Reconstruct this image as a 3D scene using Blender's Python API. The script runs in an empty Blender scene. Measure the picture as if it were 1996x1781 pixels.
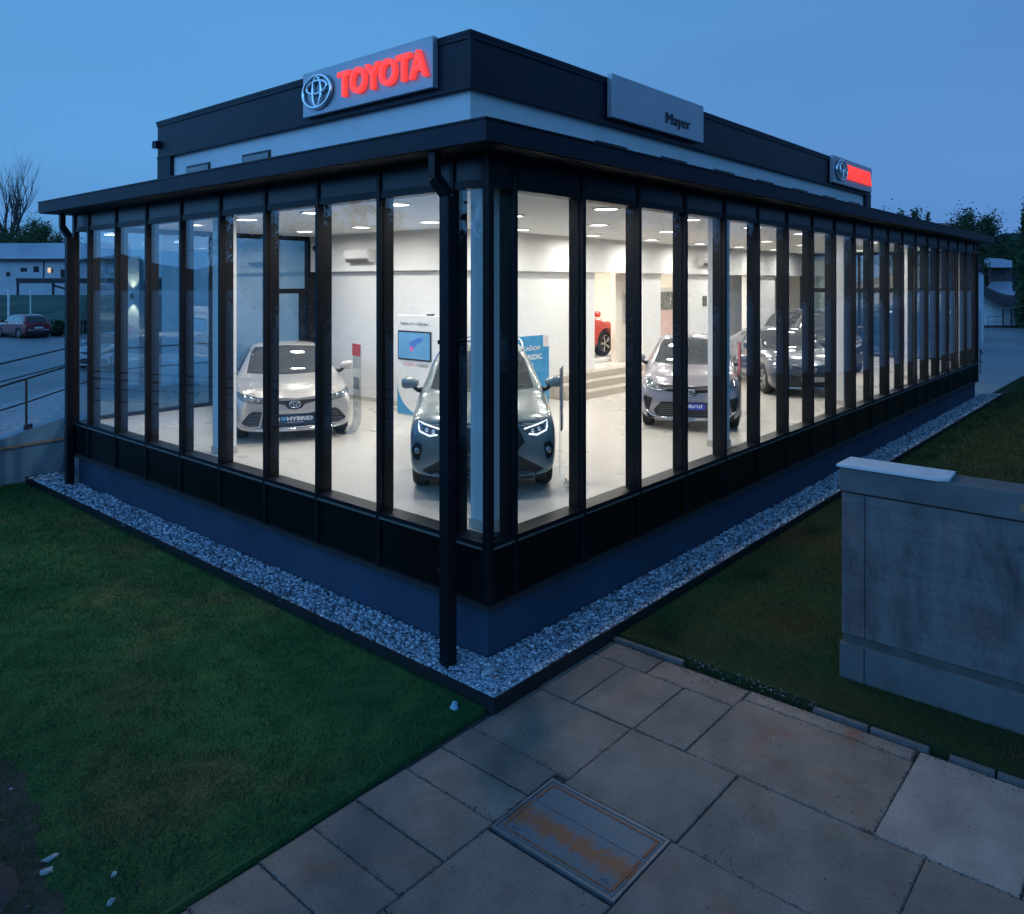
import bpy, bmesh, math, random
import numpy as np
from mathutils import Vector, Matrix
from mathutils.bvhtree import BVHTree
random.seed(7); RNG = np.random.default_rng(11)
SC = bpy.context.scene
COL = SC.collection
PI = math.pi

# ------------------------------------------------------------------ camera
EYE = 3.79
TH = math.radians(40.54)
VX, VY = math.cos(TH), math.sin(TH)
cam_d = bpy.data.cameras.new('camera'); cam = bpy.data.objects.new('camera', cam_d); COL.objects.link(cam)
cam.location = (0, 0, EYE); cam.rotation_euler = (PI/2, 0, TH - PI/2)
cam_d.sensor_fit = 'HORIZONTAL'; cam_d.sensor_width = 36.0
cam_d.lens = 36.0*1513/1996
cam_d.shift_x = -22/1996; cam_d.shift_y = -(890.5-551)/1996
cam_d.clip_start = 0.1; cam_d.clip_end = 3000
SC.camera = cam

# ------------------------------------------------------------------ world (dusk sky)
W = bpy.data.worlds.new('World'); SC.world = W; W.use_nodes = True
nt = W.node_tree; nt.nodes.clear()
def N(t, **k):
    n = nt.nodes.new(t)
    for a, b in k.items(): setattr(n, a, b)
    return n
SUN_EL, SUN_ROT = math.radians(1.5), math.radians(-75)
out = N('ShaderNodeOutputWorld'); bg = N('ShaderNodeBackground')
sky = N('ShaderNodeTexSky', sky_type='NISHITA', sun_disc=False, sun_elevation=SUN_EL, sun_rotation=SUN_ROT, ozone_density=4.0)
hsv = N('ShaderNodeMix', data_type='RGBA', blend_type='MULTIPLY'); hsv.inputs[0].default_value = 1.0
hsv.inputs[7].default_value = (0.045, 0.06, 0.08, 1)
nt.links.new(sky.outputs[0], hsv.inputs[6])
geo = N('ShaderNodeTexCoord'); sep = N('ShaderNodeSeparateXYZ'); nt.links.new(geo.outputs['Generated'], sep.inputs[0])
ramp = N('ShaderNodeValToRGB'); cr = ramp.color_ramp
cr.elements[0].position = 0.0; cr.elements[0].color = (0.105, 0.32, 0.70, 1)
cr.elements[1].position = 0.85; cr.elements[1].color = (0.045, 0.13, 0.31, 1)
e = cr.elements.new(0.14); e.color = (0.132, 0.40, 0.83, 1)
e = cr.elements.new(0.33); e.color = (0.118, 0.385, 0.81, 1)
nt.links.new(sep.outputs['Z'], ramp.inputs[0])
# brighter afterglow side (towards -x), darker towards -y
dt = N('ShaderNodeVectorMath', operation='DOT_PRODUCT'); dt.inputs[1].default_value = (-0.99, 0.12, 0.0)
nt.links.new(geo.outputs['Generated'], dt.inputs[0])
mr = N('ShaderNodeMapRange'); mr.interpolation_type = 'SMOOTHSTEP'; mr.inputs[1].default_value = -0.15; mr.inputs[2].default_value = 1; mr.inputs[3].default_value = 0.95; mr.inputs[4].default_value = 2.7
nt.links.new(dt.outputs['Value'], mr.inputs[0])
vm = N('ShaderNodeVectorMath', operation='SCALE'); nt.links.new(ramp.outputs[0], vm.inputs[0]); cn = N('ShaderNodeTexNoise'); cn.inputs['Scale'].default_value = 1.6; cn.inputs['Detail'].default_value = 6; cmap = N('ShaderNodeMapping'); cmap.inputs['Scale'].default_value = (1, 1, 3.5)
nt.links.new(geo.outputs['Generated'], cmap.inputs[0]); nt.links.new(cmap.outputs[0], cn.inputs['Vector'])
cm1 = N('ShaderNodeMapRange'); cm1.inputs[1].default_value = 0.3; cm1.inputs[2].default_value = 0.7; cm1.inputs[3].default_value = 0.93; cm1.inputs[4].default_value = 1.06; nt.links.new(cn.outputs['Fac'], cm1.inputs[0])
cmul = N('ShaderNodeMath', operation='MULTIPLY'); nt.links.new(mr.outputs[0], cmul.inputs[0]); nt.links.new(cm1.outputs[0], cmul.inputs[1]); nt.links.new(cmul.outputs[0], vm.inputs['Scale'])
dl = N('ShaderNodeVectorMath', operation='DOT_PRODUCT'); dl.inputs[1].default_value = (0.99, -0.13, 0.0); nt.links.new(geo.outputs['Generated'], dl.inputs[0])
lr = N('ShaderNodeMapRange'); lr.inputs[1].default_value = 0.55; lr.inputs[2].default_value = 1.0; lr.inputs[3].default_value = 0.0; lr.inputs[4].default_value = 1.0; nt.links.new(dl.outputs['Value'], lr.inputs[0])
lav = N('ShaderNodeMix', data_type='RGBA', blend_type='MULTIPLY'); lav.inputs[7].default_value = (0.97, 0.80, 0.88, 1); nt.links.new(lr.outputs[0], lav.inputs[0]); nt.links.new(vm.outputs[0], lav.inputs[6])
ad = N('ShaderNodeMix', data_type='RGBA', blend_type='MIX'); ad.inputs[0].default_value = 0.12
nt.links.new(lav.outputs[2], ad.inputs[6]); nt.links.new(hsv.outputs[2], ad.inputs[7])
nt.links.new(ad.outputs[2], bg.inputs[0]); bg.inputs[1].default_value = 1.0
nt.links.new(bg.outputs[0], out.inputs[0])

sun_d = bpy.data.lights.new('sun', 'SUN'); sun_d.energy = 0.03; sun_d.angle = math.radians(12); sun_d.color = (0.75, 0.85, 1.0)
sun = bpy.data.objects.new('sun', sun_d); COL.objects.link(sun)
sun.rotation_euler = (math.radians(74), 0, math.radians(-75)); sun.location = (-20, 0, 20)

SC.view_settings.view_transform = 'Standard'; SC.view_settings.look = 'None'
SC.view_settings.exposure = 0.0; SC.view_settings.gamma = 1.0
SC.render.engine = 'CYCLES'
cy = SC.cycles
cy.use_denoising = True; cy.transparent_max_bounces = 32; cy.max_bounces = 7; cy.glossy_bounces = 5; cy.diffuse_bounces = 4
cy.sample_clamp_indirect = 6.0; cy.caustics_reflective = False; cy.caustics_refractive = False
try: cy.denoiser = 'OPENIMAGEDENOISE'
except Exception: pass

# ------------------------------------------------------------------ materials
def newmat(name):
    m = bpy.data.materials.new(name); m.use_nodes = True
    return m, m.node_tree, m.node_tree.nodes['Principled BSDF']
def mat(name, c, rough=0.5, metal=0.0, var=0.15, scale=6.0, bump=0.0, bscale=None, spec=0.5, coat=0.0, c2=None, detail=4, emis=None, es=0.0, stretch=None):
    m, t, b = newmat(name)
    b.inputs['Roughness'].default_value = rough; b.inputs['Metallic'].default_value = metal
    b.inputs['Specular IOR Level'].default_value = spec
    b.inputs['Coat Weight'].default_value = coat; b.inputs['Coat Roughness'].default_value = 0.03
    tc = t.nodes.new('ShaderNodeTexCoord'); mp = t.nodes.new('ShaderNodeMapping')
    t.links.new(tc.outputs['Object'], mp.inputs[0])
    if stretch: mp.inputs['Scale'].default_value = stretch
    nz = t.nodes.new('ShaderNodeTexNoise'); nz.inputs['Scale'].default_value = scale; nz.inputs['Detail'].default_value = detail
    t.links.new(mp.outputs[0], nz.inputs['Vector'])
    rp = t.nodes.new('ShaderNodeValToRGB'); t.links.new(nz.outputs['Fac'], rp.inputs[0])
    a = rp.color_ramp.elements
    if c2 is None:
        lo = [x*(1-var) for x in c]; hi = [min(1, x*(1+var)) for x in c]
    else: lo, hi = c, c2
    a[0].position = 0.3; a[1].position = 0.7
    a[0].color = (*lo, 1); a[1].color = (*hi, 1)
    t.links.new(rp.outputs[0], b.inputs['Base Color'])
    if bump:
        n2 = t.nodes.new('ShaderNodeTexNoise'); n2.inputs['Scale'].default_value = bscale or scale*5; n2.inputs['Detail'].default_value = 6
        t.links.new(mp.outputs[0], n2.inputs['Vector'])
        bp = t.nodes.new('ShaderNodeBump'); bp.inputs['Strength'].default_value = bump; bp.inputs['Distance'].default_value = 0.01
        t.links.new(n2.outputs['Fac'], bp.inputs['Height']); t.links.new(bp.outputs[0], b.inputs['Normal'])
    if emis:
        b.inputs['Emission Color'].default_value = (*emis, 1); b.inputs['Emission Strength'].default_value = es
    return m
def emat(name, c, s): return mat(name, [x*0.5 for x in c], emis=c, es=s, var=0.02)

def glassmat(name, tint, f0=0.045, rough=0.0, gain=1.0):
    m = bpy.data.materials.new(name); m.use_nodes = True; t = m.node_tree; t.nodes.clear()
    o = t.nodes.new('ShaderNodeOutputMaterial'); mx = t.nodes.new('ShaderNodeMixShader')
    tr = t.nodes.new('ShaderNodeBsdfTransparent'); gl = t.nodes.new('ShaderNodeBsdfGlossy')
    nz = t.nodes.new('ShaderNodeTexNoise'); nz.inputs['Scale'].default_value = 0.8
    tc = t.nodes.new('ShaderNodeTexCoord'); t.links.new(tc.outputs['Object'], nz.inputs['Vector'])
    bp = t.nodes.new('ShaderNodeBump'); bp.inputs['Strength'].default_value = 0.015; bp.inputs['Distance'].default_value = 0.02
    t.links.new(nz.outputs['Fac'], bp.inputs['Height']); t.links.new(bp.outputs[0], gl.inputs['Normal'])
    tr.inputs[0].default_value = (*tint, 1); gl.inputs['Roughness'].default_value = rough; gl.inputs[0].default_value = (0.95, 0.97, 1, 1)
    lw = t.nodes.new('ShaderNodeLayerWeight'); lw.inputs['Blend'].default_value = 0.5
    pw = t.nodes.new('ShaderNodeMath'); pw.operation = 'POWER'; pw.inputs[1].default_value = 4.6
    ml = t.nodes.new('ShaderNodeMath'); ml.operation = 'MULTIPLY_ADD'; ml.inputs[1].default_value = (1-f0)*gain; ml.inputs[2].default_value = f0; ml.use_clamp = True
    t.links.new(lw.outputs['Facing'], pw.inputs[0]); t.links.new(pw.outputs[0], ml.inputs[0]); t.links.new(ml.outputs[0], mx.inputs[0])
    t.links.new(tr.outputs[0], mx.inputs[1]); t.links.new(gl.outputs[0], mx.inputs[2]); t.links.new(mx.outputs[0], o.inputs[0])
    return m

M = {}
M['frame'] = mat('anthracite_frame', (0.006, 0.0065, 0.010), 0.42, var=0.2, scale=2, spec=0.24)
M['fascia'] = mat('anthracite_sheet', (0.009, 0.010, 0.024), 0.55, metal=0.0, var=0.25, scale=1.5, spec=0.28, bump=0.02, bscale=3)
M['spandrel'] = mat('dark_panel', (0.004, 0.0045, 0.006), 0.28, var=0.3, scale=1.2, spec=0.22)
M['header'] = mat('header_panel', (0.007, 0.009, 0.018), 0.3, var=0.2, scale=1.2, spec=0.35)
M['soffit'] = mat('dark_soffit', (0.010, 0.010, 0.012), 0.6, var=0.2, spec=0.3)
M['plinth'] = mat('blue_plinth', (0.036, 0.056, 0.098), 0.75, var=0.16, scale=1.6, spec=0.2, bump=0.12, bscale=60)  # concrete plinth, one even dark blue base colour
M['render'] = mat('white_render', (0.60, 0.64, 0.68), 0.85, var=0.05, scale=1.5, bump=0.08, bscale=80)
M['inwall'] = mat('interior_paint', (0.80, 0.79, 0.775), 0.7, var=0.015, scale=2)
M['warmwall'] = mat('warm_paint', (0.82, 0.77, 0.67), 0.7, var=0.02, scale=2)
M['skirt'] = mat('skirting', (0.50, 0.48, 0.43), 0.4, var=0.06)
M['metal'] = mat('brushed_metal', (0.45, 0.46, 0.48), 0.35, metal=0.9, var=0.08, scale=20)
M['chrome'] = mat('chrome', (0.75, 0.78, 0.82), 0.10, metal=1.0, var=0.03)
M['silver'] = mat('silver_sheet', (0.36, 0.39, 0.44), 0.42, metal=0.45, var=0.05, scale=2)
M['black'] = mat('black_plastic', (0.012, 0.012, 0.014), 0.35, var=0.2)
M['rubber'] = mat('tyre_rubber', (0.014, 0.014, 0.015), 0.75, var=0.2, scale=30)
M['white'] = mat('white_plastic', (0.75, 0.75, 0.74), 0.4, var=0.03)
M['glass'] = glassmat('window_glass', (0.96, 0.98, 0.98), 0.04, gain=0.68)
M['endglass'] = glassmat('end_glass', (0.74, 0.86, 0.88), 0.13)
M['redlit'] = emat('red_letters', (1.0, 0.055, 0.045), 1.05)
M['lampwhite'] = emat('lamp_diffuser', (1.0, 0.97, 0.92), 9.0)
M['leafdark'] = mat('foliage_dark', (0.022, 0.045, 0.026), 0.8, c2=(0.06, 0.10, 0.05), scale=1.5, spec=0.15)
M['leafmid'] = mat('foliage_mid', (0.05, 0.09, 0.05), 0.8, c2=(0.10, 0.15, 0.07), scale=1.2, spec=0.15)
M['bark'] = mat('bark', (0.09, 0.075, 0.07), 0.9, var=0.3, scale=12, bump=0.4)

# wood-ish ceiling with fine boards
def ceiling_mat():
    m, t, b = newmat('ceiling_boards'); b.inputs['Roughness'].default_value = 0.65
    tc = t.nodes.new('ShaderNodeTexCoord'); mp = t.nodes.new('ShaderNodeMapping'); mp.inputs['Scale'].default_value = (0.6, 14, 1)
    nz = t.nodes.new('ShaderNodeTexNoise'); nz.inputs['Scale'].default_value = 2.5; nz.inputs['Detail'].default_value = 5
    br = t.nodes.new('ShaderNodeTexBrick'); br.inputs['Scale'].default_value = 1.0; br.inputs['Brick Width'].default_value = 0.6; br.inputs['Row Height'].default_value = 0.6
    br.offset = 0; br.inputs['Mortar Size'].default_value = 0.006; br.inputs['Color1'].default_value = (0.88, 0.87, 0.85, 1); br.inputs['Color2'].default_value = (0.85, 0.84, 0.82, 1); br.inputs['Mortar'].default_value = (0.6, 0.59, 0.58, 1)
    mx = t.nodes.new('ShaderNodeMix'); mx.data_type = 'RGBA'; mx.blend_type = 'MULTIPLY'; mx.inputs[0].default_value = 0.16
    t.links.new(tc.outputs['Object'], mp.inputs[0]); t.links.new(mp.outputs[0], nz.inputs['Vector']); t.links.new(tc.outputs['Object'], br.inputs['Vector'])
    t.links.new(br.outputs['Color'], mx.inputs[6]); t.links.new(nz.outputs['Fac'], mx.inputs[7]); t.links.new(mx.outputs[2], b.inputs['Base Color'])
    return m
M['ceiling'] = ceiling_mat()
def floor_mat():
    m, t, b = newmat('showroom_floor'); b.inputs['Roughness'].default_value = 0.22; b.inputs['Specular IOR Level'].default_value = 0.4
    tc = t.nodes.new('ShaderNodeTexCoord')
    br = t.nodes.new('ShaderNodeTexBrick'); br.inputs['Scale'].default_value = 1.0; br.inputs['Brick Width'].default_value = 0.9; br.inputs['Row Height'].default_value = 0.9
    br.offset = 0; br.inputs['Mortar Size'].default_value = 0.004; br.inputs['Color1'].default_value = (0.66, 0.615, 0.55, 1); br.inputs['Color2'].default_value = (0.63, 0.585, 0.53, 1); br.inputs['Mortar'].default_value = (0.48, 0.44, 0.39, 1)
    nz = t.nodes.new('ShaderNodeTexNoise'); nz.inputs['Scale'].default_value = 1.3; nz.inputs['Detail'].default_value = 6
    mx = t.nodes.new('ShaderNodeMix'); mx.data_type = 'RGBA'; mx.blend_type = 'OVERLAY'; mx.inputs[0].default_value = 0.07
    t.links.new(tc.outputs['Object'], br.inputs['Vector']); t.links.new(tc.outputs['Object'], nz.inputs['Vector'])
    t.links.new(br.outputs['Color'], mx.inputs[6]); t.links.new(nz.outputs['Color'], mx.inputs[7]); t.links.new(mx.outputs[2], b.inputs['Base Color'])
    n2 = t.nodes.new('ShaderNodeTexNoise'); n2.inputs['Scale'].default_value = 1.2; rr = t.nodes.new('ShaderNodeMapRange'); rr.inputs[3].default_value = 0.25; rr.inputs[4].default_value = 0.31
    t.links.new(tc.outputs['Object'], n2.inputs['Vector']); t.links.new(n2.outputs['Fac'], rr.inputs[0]); t.links.new(rr.outputs[0], b.inputs['Roughness'])
    return m
M['floor'] = floor_mat()

# ------------------------------------------------------------------ mesh helpers
class MB:
    def __init__(s): s.v = []; s.f = []; s.mi = []; s.cur = 0
    def add(s, vs, fs):
        o = len(s.v); s.v += [tuple(v) for v in vs]
        for f in fs: s.f.append(tuple(o+i for i in f)); s.mi.append(s.cur)
        return s
    def box(s, x0, x1, y0, y1, z0, z1):
        return s.add([(x0,y0,z0),(x1,y0,z0),(x1,y1,z0),(x0,y1,z0),(x0,y0,z1),(x1,y0,z1),(x1,y1,z1),(x0,y1,z1)],
                     [(0,3,2,1),(4,5,6,7),(0,1,5,4),(1,2,6,5),(2,3,7,6),(3,0,4,7)])
    def bar(s, a, b, w, h=None, up=(0,0,1)):
        a = Vector(a); b = Vector(b); d = (b-a).normalized(); u = Vector(up)
        if abs(d.dot(u)) > 0.98: u = Vector((1,0,0))
        r = d.cross(u).normalized(); u = r.cross(d).normalized(); h = h or w
        q = [(-1,-1),(1,-1),(1,1),(-1,1)]
        vs = [p + r*(i*w/2) + u*(j*h/2) for p in (a, b) for i, j in q]
        return s.add(vs, [(3,2,1,0),(4,5,6,7),(0,1,5,4),(1,2,6,5),(2,3,7,6),(3,0,4,7)])
    def tube(s, pts, r, n=8, closed=False, cap=True):
        pts = [Vector(p) for p in pts]; m = len(pts); rs = r if isinstance(r, (list, tuple)) else [r]*m
        base = len(s.v); prev = None
        for i, p in enumerate(pts):
            if closed: d = (pts[(i+1) % m]-pts[i-1])
            else: d = pts[min(i+1, m-1)]-pts[max(i-1, 0)]
            d = d.normalized() if d.length > 1e-9 else Vector((0,0,1))
            if prev is None:
                prev = d.orthogonal().normalized()
            prev = (prev - d*prev.dot(d))
            prev = prev.normalized() if prev.length > 1e-6 else d.orthogonal().normalized()
            q = d.cross(prev)
            for k in range(n):
                a = 2*PI*k/n
                s.v.append(tuple(p + prev*(math.cos(a)*rs[i]) + q*(math.sin(a)*rs[i])))
        for i in range(m if closed else m-1):
            for k in range(n):
                a0 = base+i*n+k; a1 = base+i*n+(k+1) % n; j = (i+1) % m
                s.f.append((a0, a1, base+j*n+(k+1) % n, base+j*n+k)); s.mi.append(s.cur)
        if cap and not closed:
            s.f.append(tuple(base+k for k in reversed(range(n)))); s.mi.append(s.cur)
            s.f.append(tuple(base+(m-1)*n+k for k in range(n))); s.mi.append(s.cur)
        return s
    def lathe(s, prof, n=24, axis='Z', c=(0,0,0)):
        base = len(s.v); m = len(prof)
        for k in range(n):
            a = 2*PI*k/n; ca, sa = math.cos(a), math.sin(a)
            for (r, h) in prof:
                if axis == 'Z': p = (c[0]+r*ca, c[1]+r*sa, c[2]+h)
                elif axis == 'X': p = (c[0]+h, c[1]+r*ca, c[2]+r*sa)
                else: p = (c[0]+r*sa, c[1]+h, c[2]+r*ca)
                s.v.append(p)
        for k in range(n):
            for i in range(m-1):
                a0 = base+k*m+i; b0 = base+((k+1) % n)*m+i
                s.f.append((a0, b0, b0+1, a0+1)); s.mi.append(s.cur)
        return s
    def prism(s, poly, a, b):  # poly list of 3d points, extruded from offset vec a to b
        n = len(poly); a = Vector(a); b = Vector(b)
        vs = [Vector(p)+a for p in poly] + [Vector(p)+b for p in poly]
        return s.add(vs, [tuple(range(n-1, -1, -1)), tuple(range(n, 2*n))] + [(i, (i+1) % n, n+(i+1) % n, n+i) for i in range(n)])
    def build(s, name, m, parent=None, smooth=False, bevel=0.0, recalc=True, label=None):
        me = bpy.data.meshes.new(name); me.from_pydata(s.v, [], s.f); me.update()
        ms = m if isinstance(m, (list, tuple)) else [m]
        for q in ms: me.materials.append(q)
        if len(ms) > 1: me.polygons.foreach_set('material_index', s.mi)
        if recalc or bevel:
            bm = bmesh.new(); bm.from_mesh(me)
            if recalc: bmesh.ops.recalc_face_normals(bm, faces=bm.faces)
            if bevel:
                try: bmesh.ops.bevel(bm, geom=bm.edges[:], offset=bevel, segments=1, affect='EDGES', clamp_overlap=True)
                except Exception: pass
            bm.to_mesh(me); bm.free()
        if smooth: me.polygons.foreach_set('use_smooth', [True]*len(me.polygons))
        return link(name, me, parent, label)
def link(name, me, parent=None, label=None):
    o = bpy.data.objects.new(name, me); COL.objects.link(o)
    if parent is not None:
        o.parent = parent
        if parent.get('_world'): o.location = (-parent.location[0], -parent.location[1], -parent.location[2])
    if label: o['label'] = label
    return o
def tag(o, label=None, cat=None, group=None, kind=None):
    if label: o['label'] = label
    if cat: o['category'] = cat
    if group: o['group'] = group
    if kind: o['kind'] = kind
    return o
def thing(name, label, cat, loc=(0,0,0), rz=0.0, group=None, world=False):
    o = bpy.data.objects.new(name, None); COL.objects.link(o); o.location = loc; o.rotation_euler = (0,0,rz); o.empty_display_size = 0.2
    if world: o['_world'] = 1
    return tag(o, label, cat, group)
def sub(parent_mesh_obj):   # sub-parts share their part's local frame
    return parent_mesh_obj
def copy_tree(o, parent=None):
    c = o.copy(); COL.objects.link(c)
    if parent is not None: c.parent = parent
    for ch in list(o.children): copy_tree(ch, c)
    return c

def text_mesh(s, size, ext, bold=0.0, xs=1.0, fit=None):
    cu = bpy.data.curves.new('t', 'FONT'); cu.body = s; cu.size = size; cu.extrude = ext; cu.offset = bold; cu.resolution_u = 4
    o = bpy.data.objects.new('t', cu); COL.objects.link(o)
    dg = bpy.context.evaluated_depsgraph_get(); me = bpy.data.meshes.new_from_object(o.evaluated_get(dg))
    bpy.data.objects.remove(o); bpy.data.curves.remove(cu)
    vs = np.array([v.co[:] for v in me.vertices])
    mn, mx = vs.min(0), vs.max(0); vs[:, 0] -= (mn[0]+mx[0])/2; vs[:, 1] -= (mn[1]+mx[1])/2
    if fit: vs[:, 0] *= fit[0]/(mx[0]-mn[0]); vs[:, 1] *= fit[1]/(mx[1]-mn[1])
    for v, c in zip(me.vertices, vs): v.co = c
    me.materials.clear()
    return me
def put_text(s, name, m, parent, c, right, up=(0,0,1), size=1.0, ext=0.02, bold=0.0, fit=None):
    me = text_mesh(s, size, ext, bold, fit=fit); me.materials.append(m); me.name = name
    r = Vector(right).normalized(); u = Vector(up).normalized(); n = r.cross(u)
    mt = Matrix(((r.x, u.x, n.x, c[0]), (r.y, u.y, n.y, c[1]), (r.z, u.z, n.z, c[2]), (0, 0, 0, 1)))
    me.transform(mt); me.update()
    o = link(name, me, parent)
    if parent is not None and parent.type == 'MESH': o.location = (0, 0, 0)
    return o

def emblem_mb(c, right, w, h, r, up=(0,0,1), n=36):
    c = Vector(c); R = Vector(right).normalized(); U = Vector(up).normalized(); b = MB()
    def ell(cx, cy, a, bb, rr):
        b.tube([c + R*(cx+a*math.cos(2*PI*k/n)) + U*(cy+bb*math.sin(2*PI*k/n)) for k in range(n)], rr, 8, closed=True)
    ell(0, 0, w/2, h/2, r); ell(0, h*0.13, w*0.36, h*0.20, r*0.8); ell(0, 0, w*0.15, h*0.46, r*0.8)
    return b

# ------------------------------------------------------------------ levels
G = 0.13; FL = 1.24; GT = 4.75; CE = 4.85; SO = 5.055; RT = 5.245; PB = 0.64
X0, Y0, X1, Y1 = 5.48, 5.13, 28.45, 15.5
XB, YB = 10.58, 10.9       # inner block faces

# ------------------------------------------------------------------ ground
def ground_mat():
    m, t, b = newmat('asphalt'); b.inputs['Roughness'].default_value = 0.5; b.inputs['Specular IOR Level'].default_value = 0.6
    tc = t.nodes.new('ShaderNodeTexCoord'); n1 = t.nodes.new('ShaderNodeTexNoise'); n1.inputs['Scale'].default_value = 0.15; n1.inputs['Detail'].default_value = 8
    n2 = t.nodes.new('ShaderNodeTexNoise'); n2.inputs['Scale'].default_value = 30
    rp = t.nodes.new('ShaderNodeValToRGB'); rp.color_ramp.elements[0].color = (0.16, 0.18, 0.20, 1); rp.color_ramp.elements[1].color = (0.27, 0.29, 0.31, 1)
    rp.color_ramp.elements[0].position = 0.35; rp.color_ramp.elements[1].position = 0.65
    mx = t.nodes.new('ShaderNodeMix'); mx.data_type = 'RGBA'; mx.blend_type = 'OVERLAY'; mx.inputs[0].default_value = 0.4
    t.links.new(tc.outputs['Object'], n1.inputs['Vector']); t.links.new(tc.outputs['Object'], n2.inputs['Vector'])
    t.links.new(n1.outputs['Fac'], rp.inputs[0]); t.links.new(rp.outputs[0], mx.inputs[6]); t.links.new(n2.outputs['Fac'], mx.inputs[7]); t.links.new(mx.outputs[2], b.inputs['Base Color'])
    return m
b = MB(); b.add([(-900,-900,-0.06),(1500,-900,-0.06),(1500,1500,-0.06),(-900,1500,-0.06)], [(0,1,2,3)])
tag(b.build('asphalt_ground', ground_mat()), kind='structure')

def lawn_mat():
    m, t, b = newmat('lawn_turf'); b.inputs['Roughness'].default_value = 0.9; b.inputs['Specular IOR Level'].default_value = 0.1
    tc = t.nodes.new('ShaderNodeTexCoord'); n1 = t.nodes.new('ShaderNodeTexNoise'); n1.inputs['Scale'].default_value = 0.55; n1.inputs['Detail'].default_value = 5
    n2 = t.nodes.new('ShaderNodeTexNoise'); n2.inputs['Scale'].default_value = 60
    rp = t.nodes.new('ShaderNodeValToRGB'); e = rp.color_ramp.elements
    e[0].position = 0.36; e[0].color = (0.018, 0.080, 0.030, 1); e[1].position = 0.68; e[1].color = (0.085, 0.085, 0.040, 1)
    k = e.new(0.52); k.color = (0.030, 0.095, 0.034, 1)
    mx = t.nodes.new('ShaderNodeMix'); mx.data_type = 'RGBA'; mx.blend_type = 'OVERLAY'; mx.inputs[0].default_value = 0.7
    t.links.new(tc.outputs['Object'], n1.inputs['Vector']); t.links.new(tc.outputs['Object'], n2.inputs['Vector'])
    t.links.new(n1.outputs['Fac'], rp.inputs[0]); t.links.new(rp.outputs[0], mx.inputs[6]); t.links.new(n2.outputs['Fac'], mx.inputs[7]); t.links.new(mx.outputs[2], b.inputs['Base Color'])
    bp = t.nodes.new('ShaderNodeBump'); bp.inputs['Strength'].default_value = 0.8; bp.inputs['Distance'].default_value = 0.02
    t.links.new(n2.outputs['Fac'], bp.inputs['Height']); t.links.new(bp.outputs[0], b.inputs['Normal'])
    return m
M['lawn'] = lawn_mat()
def slab(name, poly, z0, z1, m, label=None):
    b = MB(); b.prism([(x, y, 0) for x, y in poly], (0,0,z0), (0,0,z1)); return b.build(name, m)
tag(slab('left_lawn', [(-14,4.70),(2.0,4.62),(5.0,4.72),(5.0,16.7),(4.7,16.75),(2.4,15.3),(-14,9.0)], -0.10, 0.03, M['lawn']), kind='structure')
M['lawn2'] = mat('browned_turf', (0.012,0.045,0.018), 0.95, c2=(0.035,0.035,0.016), scale=0.50, spec=0.05, bump=0.6, bscale=60)
tag(slab('right_lawn', [(6.90,-16),(22,-16),(26,-9),(29,-3.7),(34,-0.3),(42,0.6),(75,2.0),(75,5.0),(31.2,5.0),(29.6,4.60),(6.95,4.60)], -0.10, 0.05, M['lawn2']), kind='structure')
tag(slab('gravel_yard', [(28.5,5.06),(36.5,5.06),(36.5,14),(28.5,14)], -0.10, 0.04, mat('light_paving', (0.34,0.36,0.38), 0.85, var=0.25, scale=14, bump=0.5, bscale=40)), kind='structure')

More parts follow.
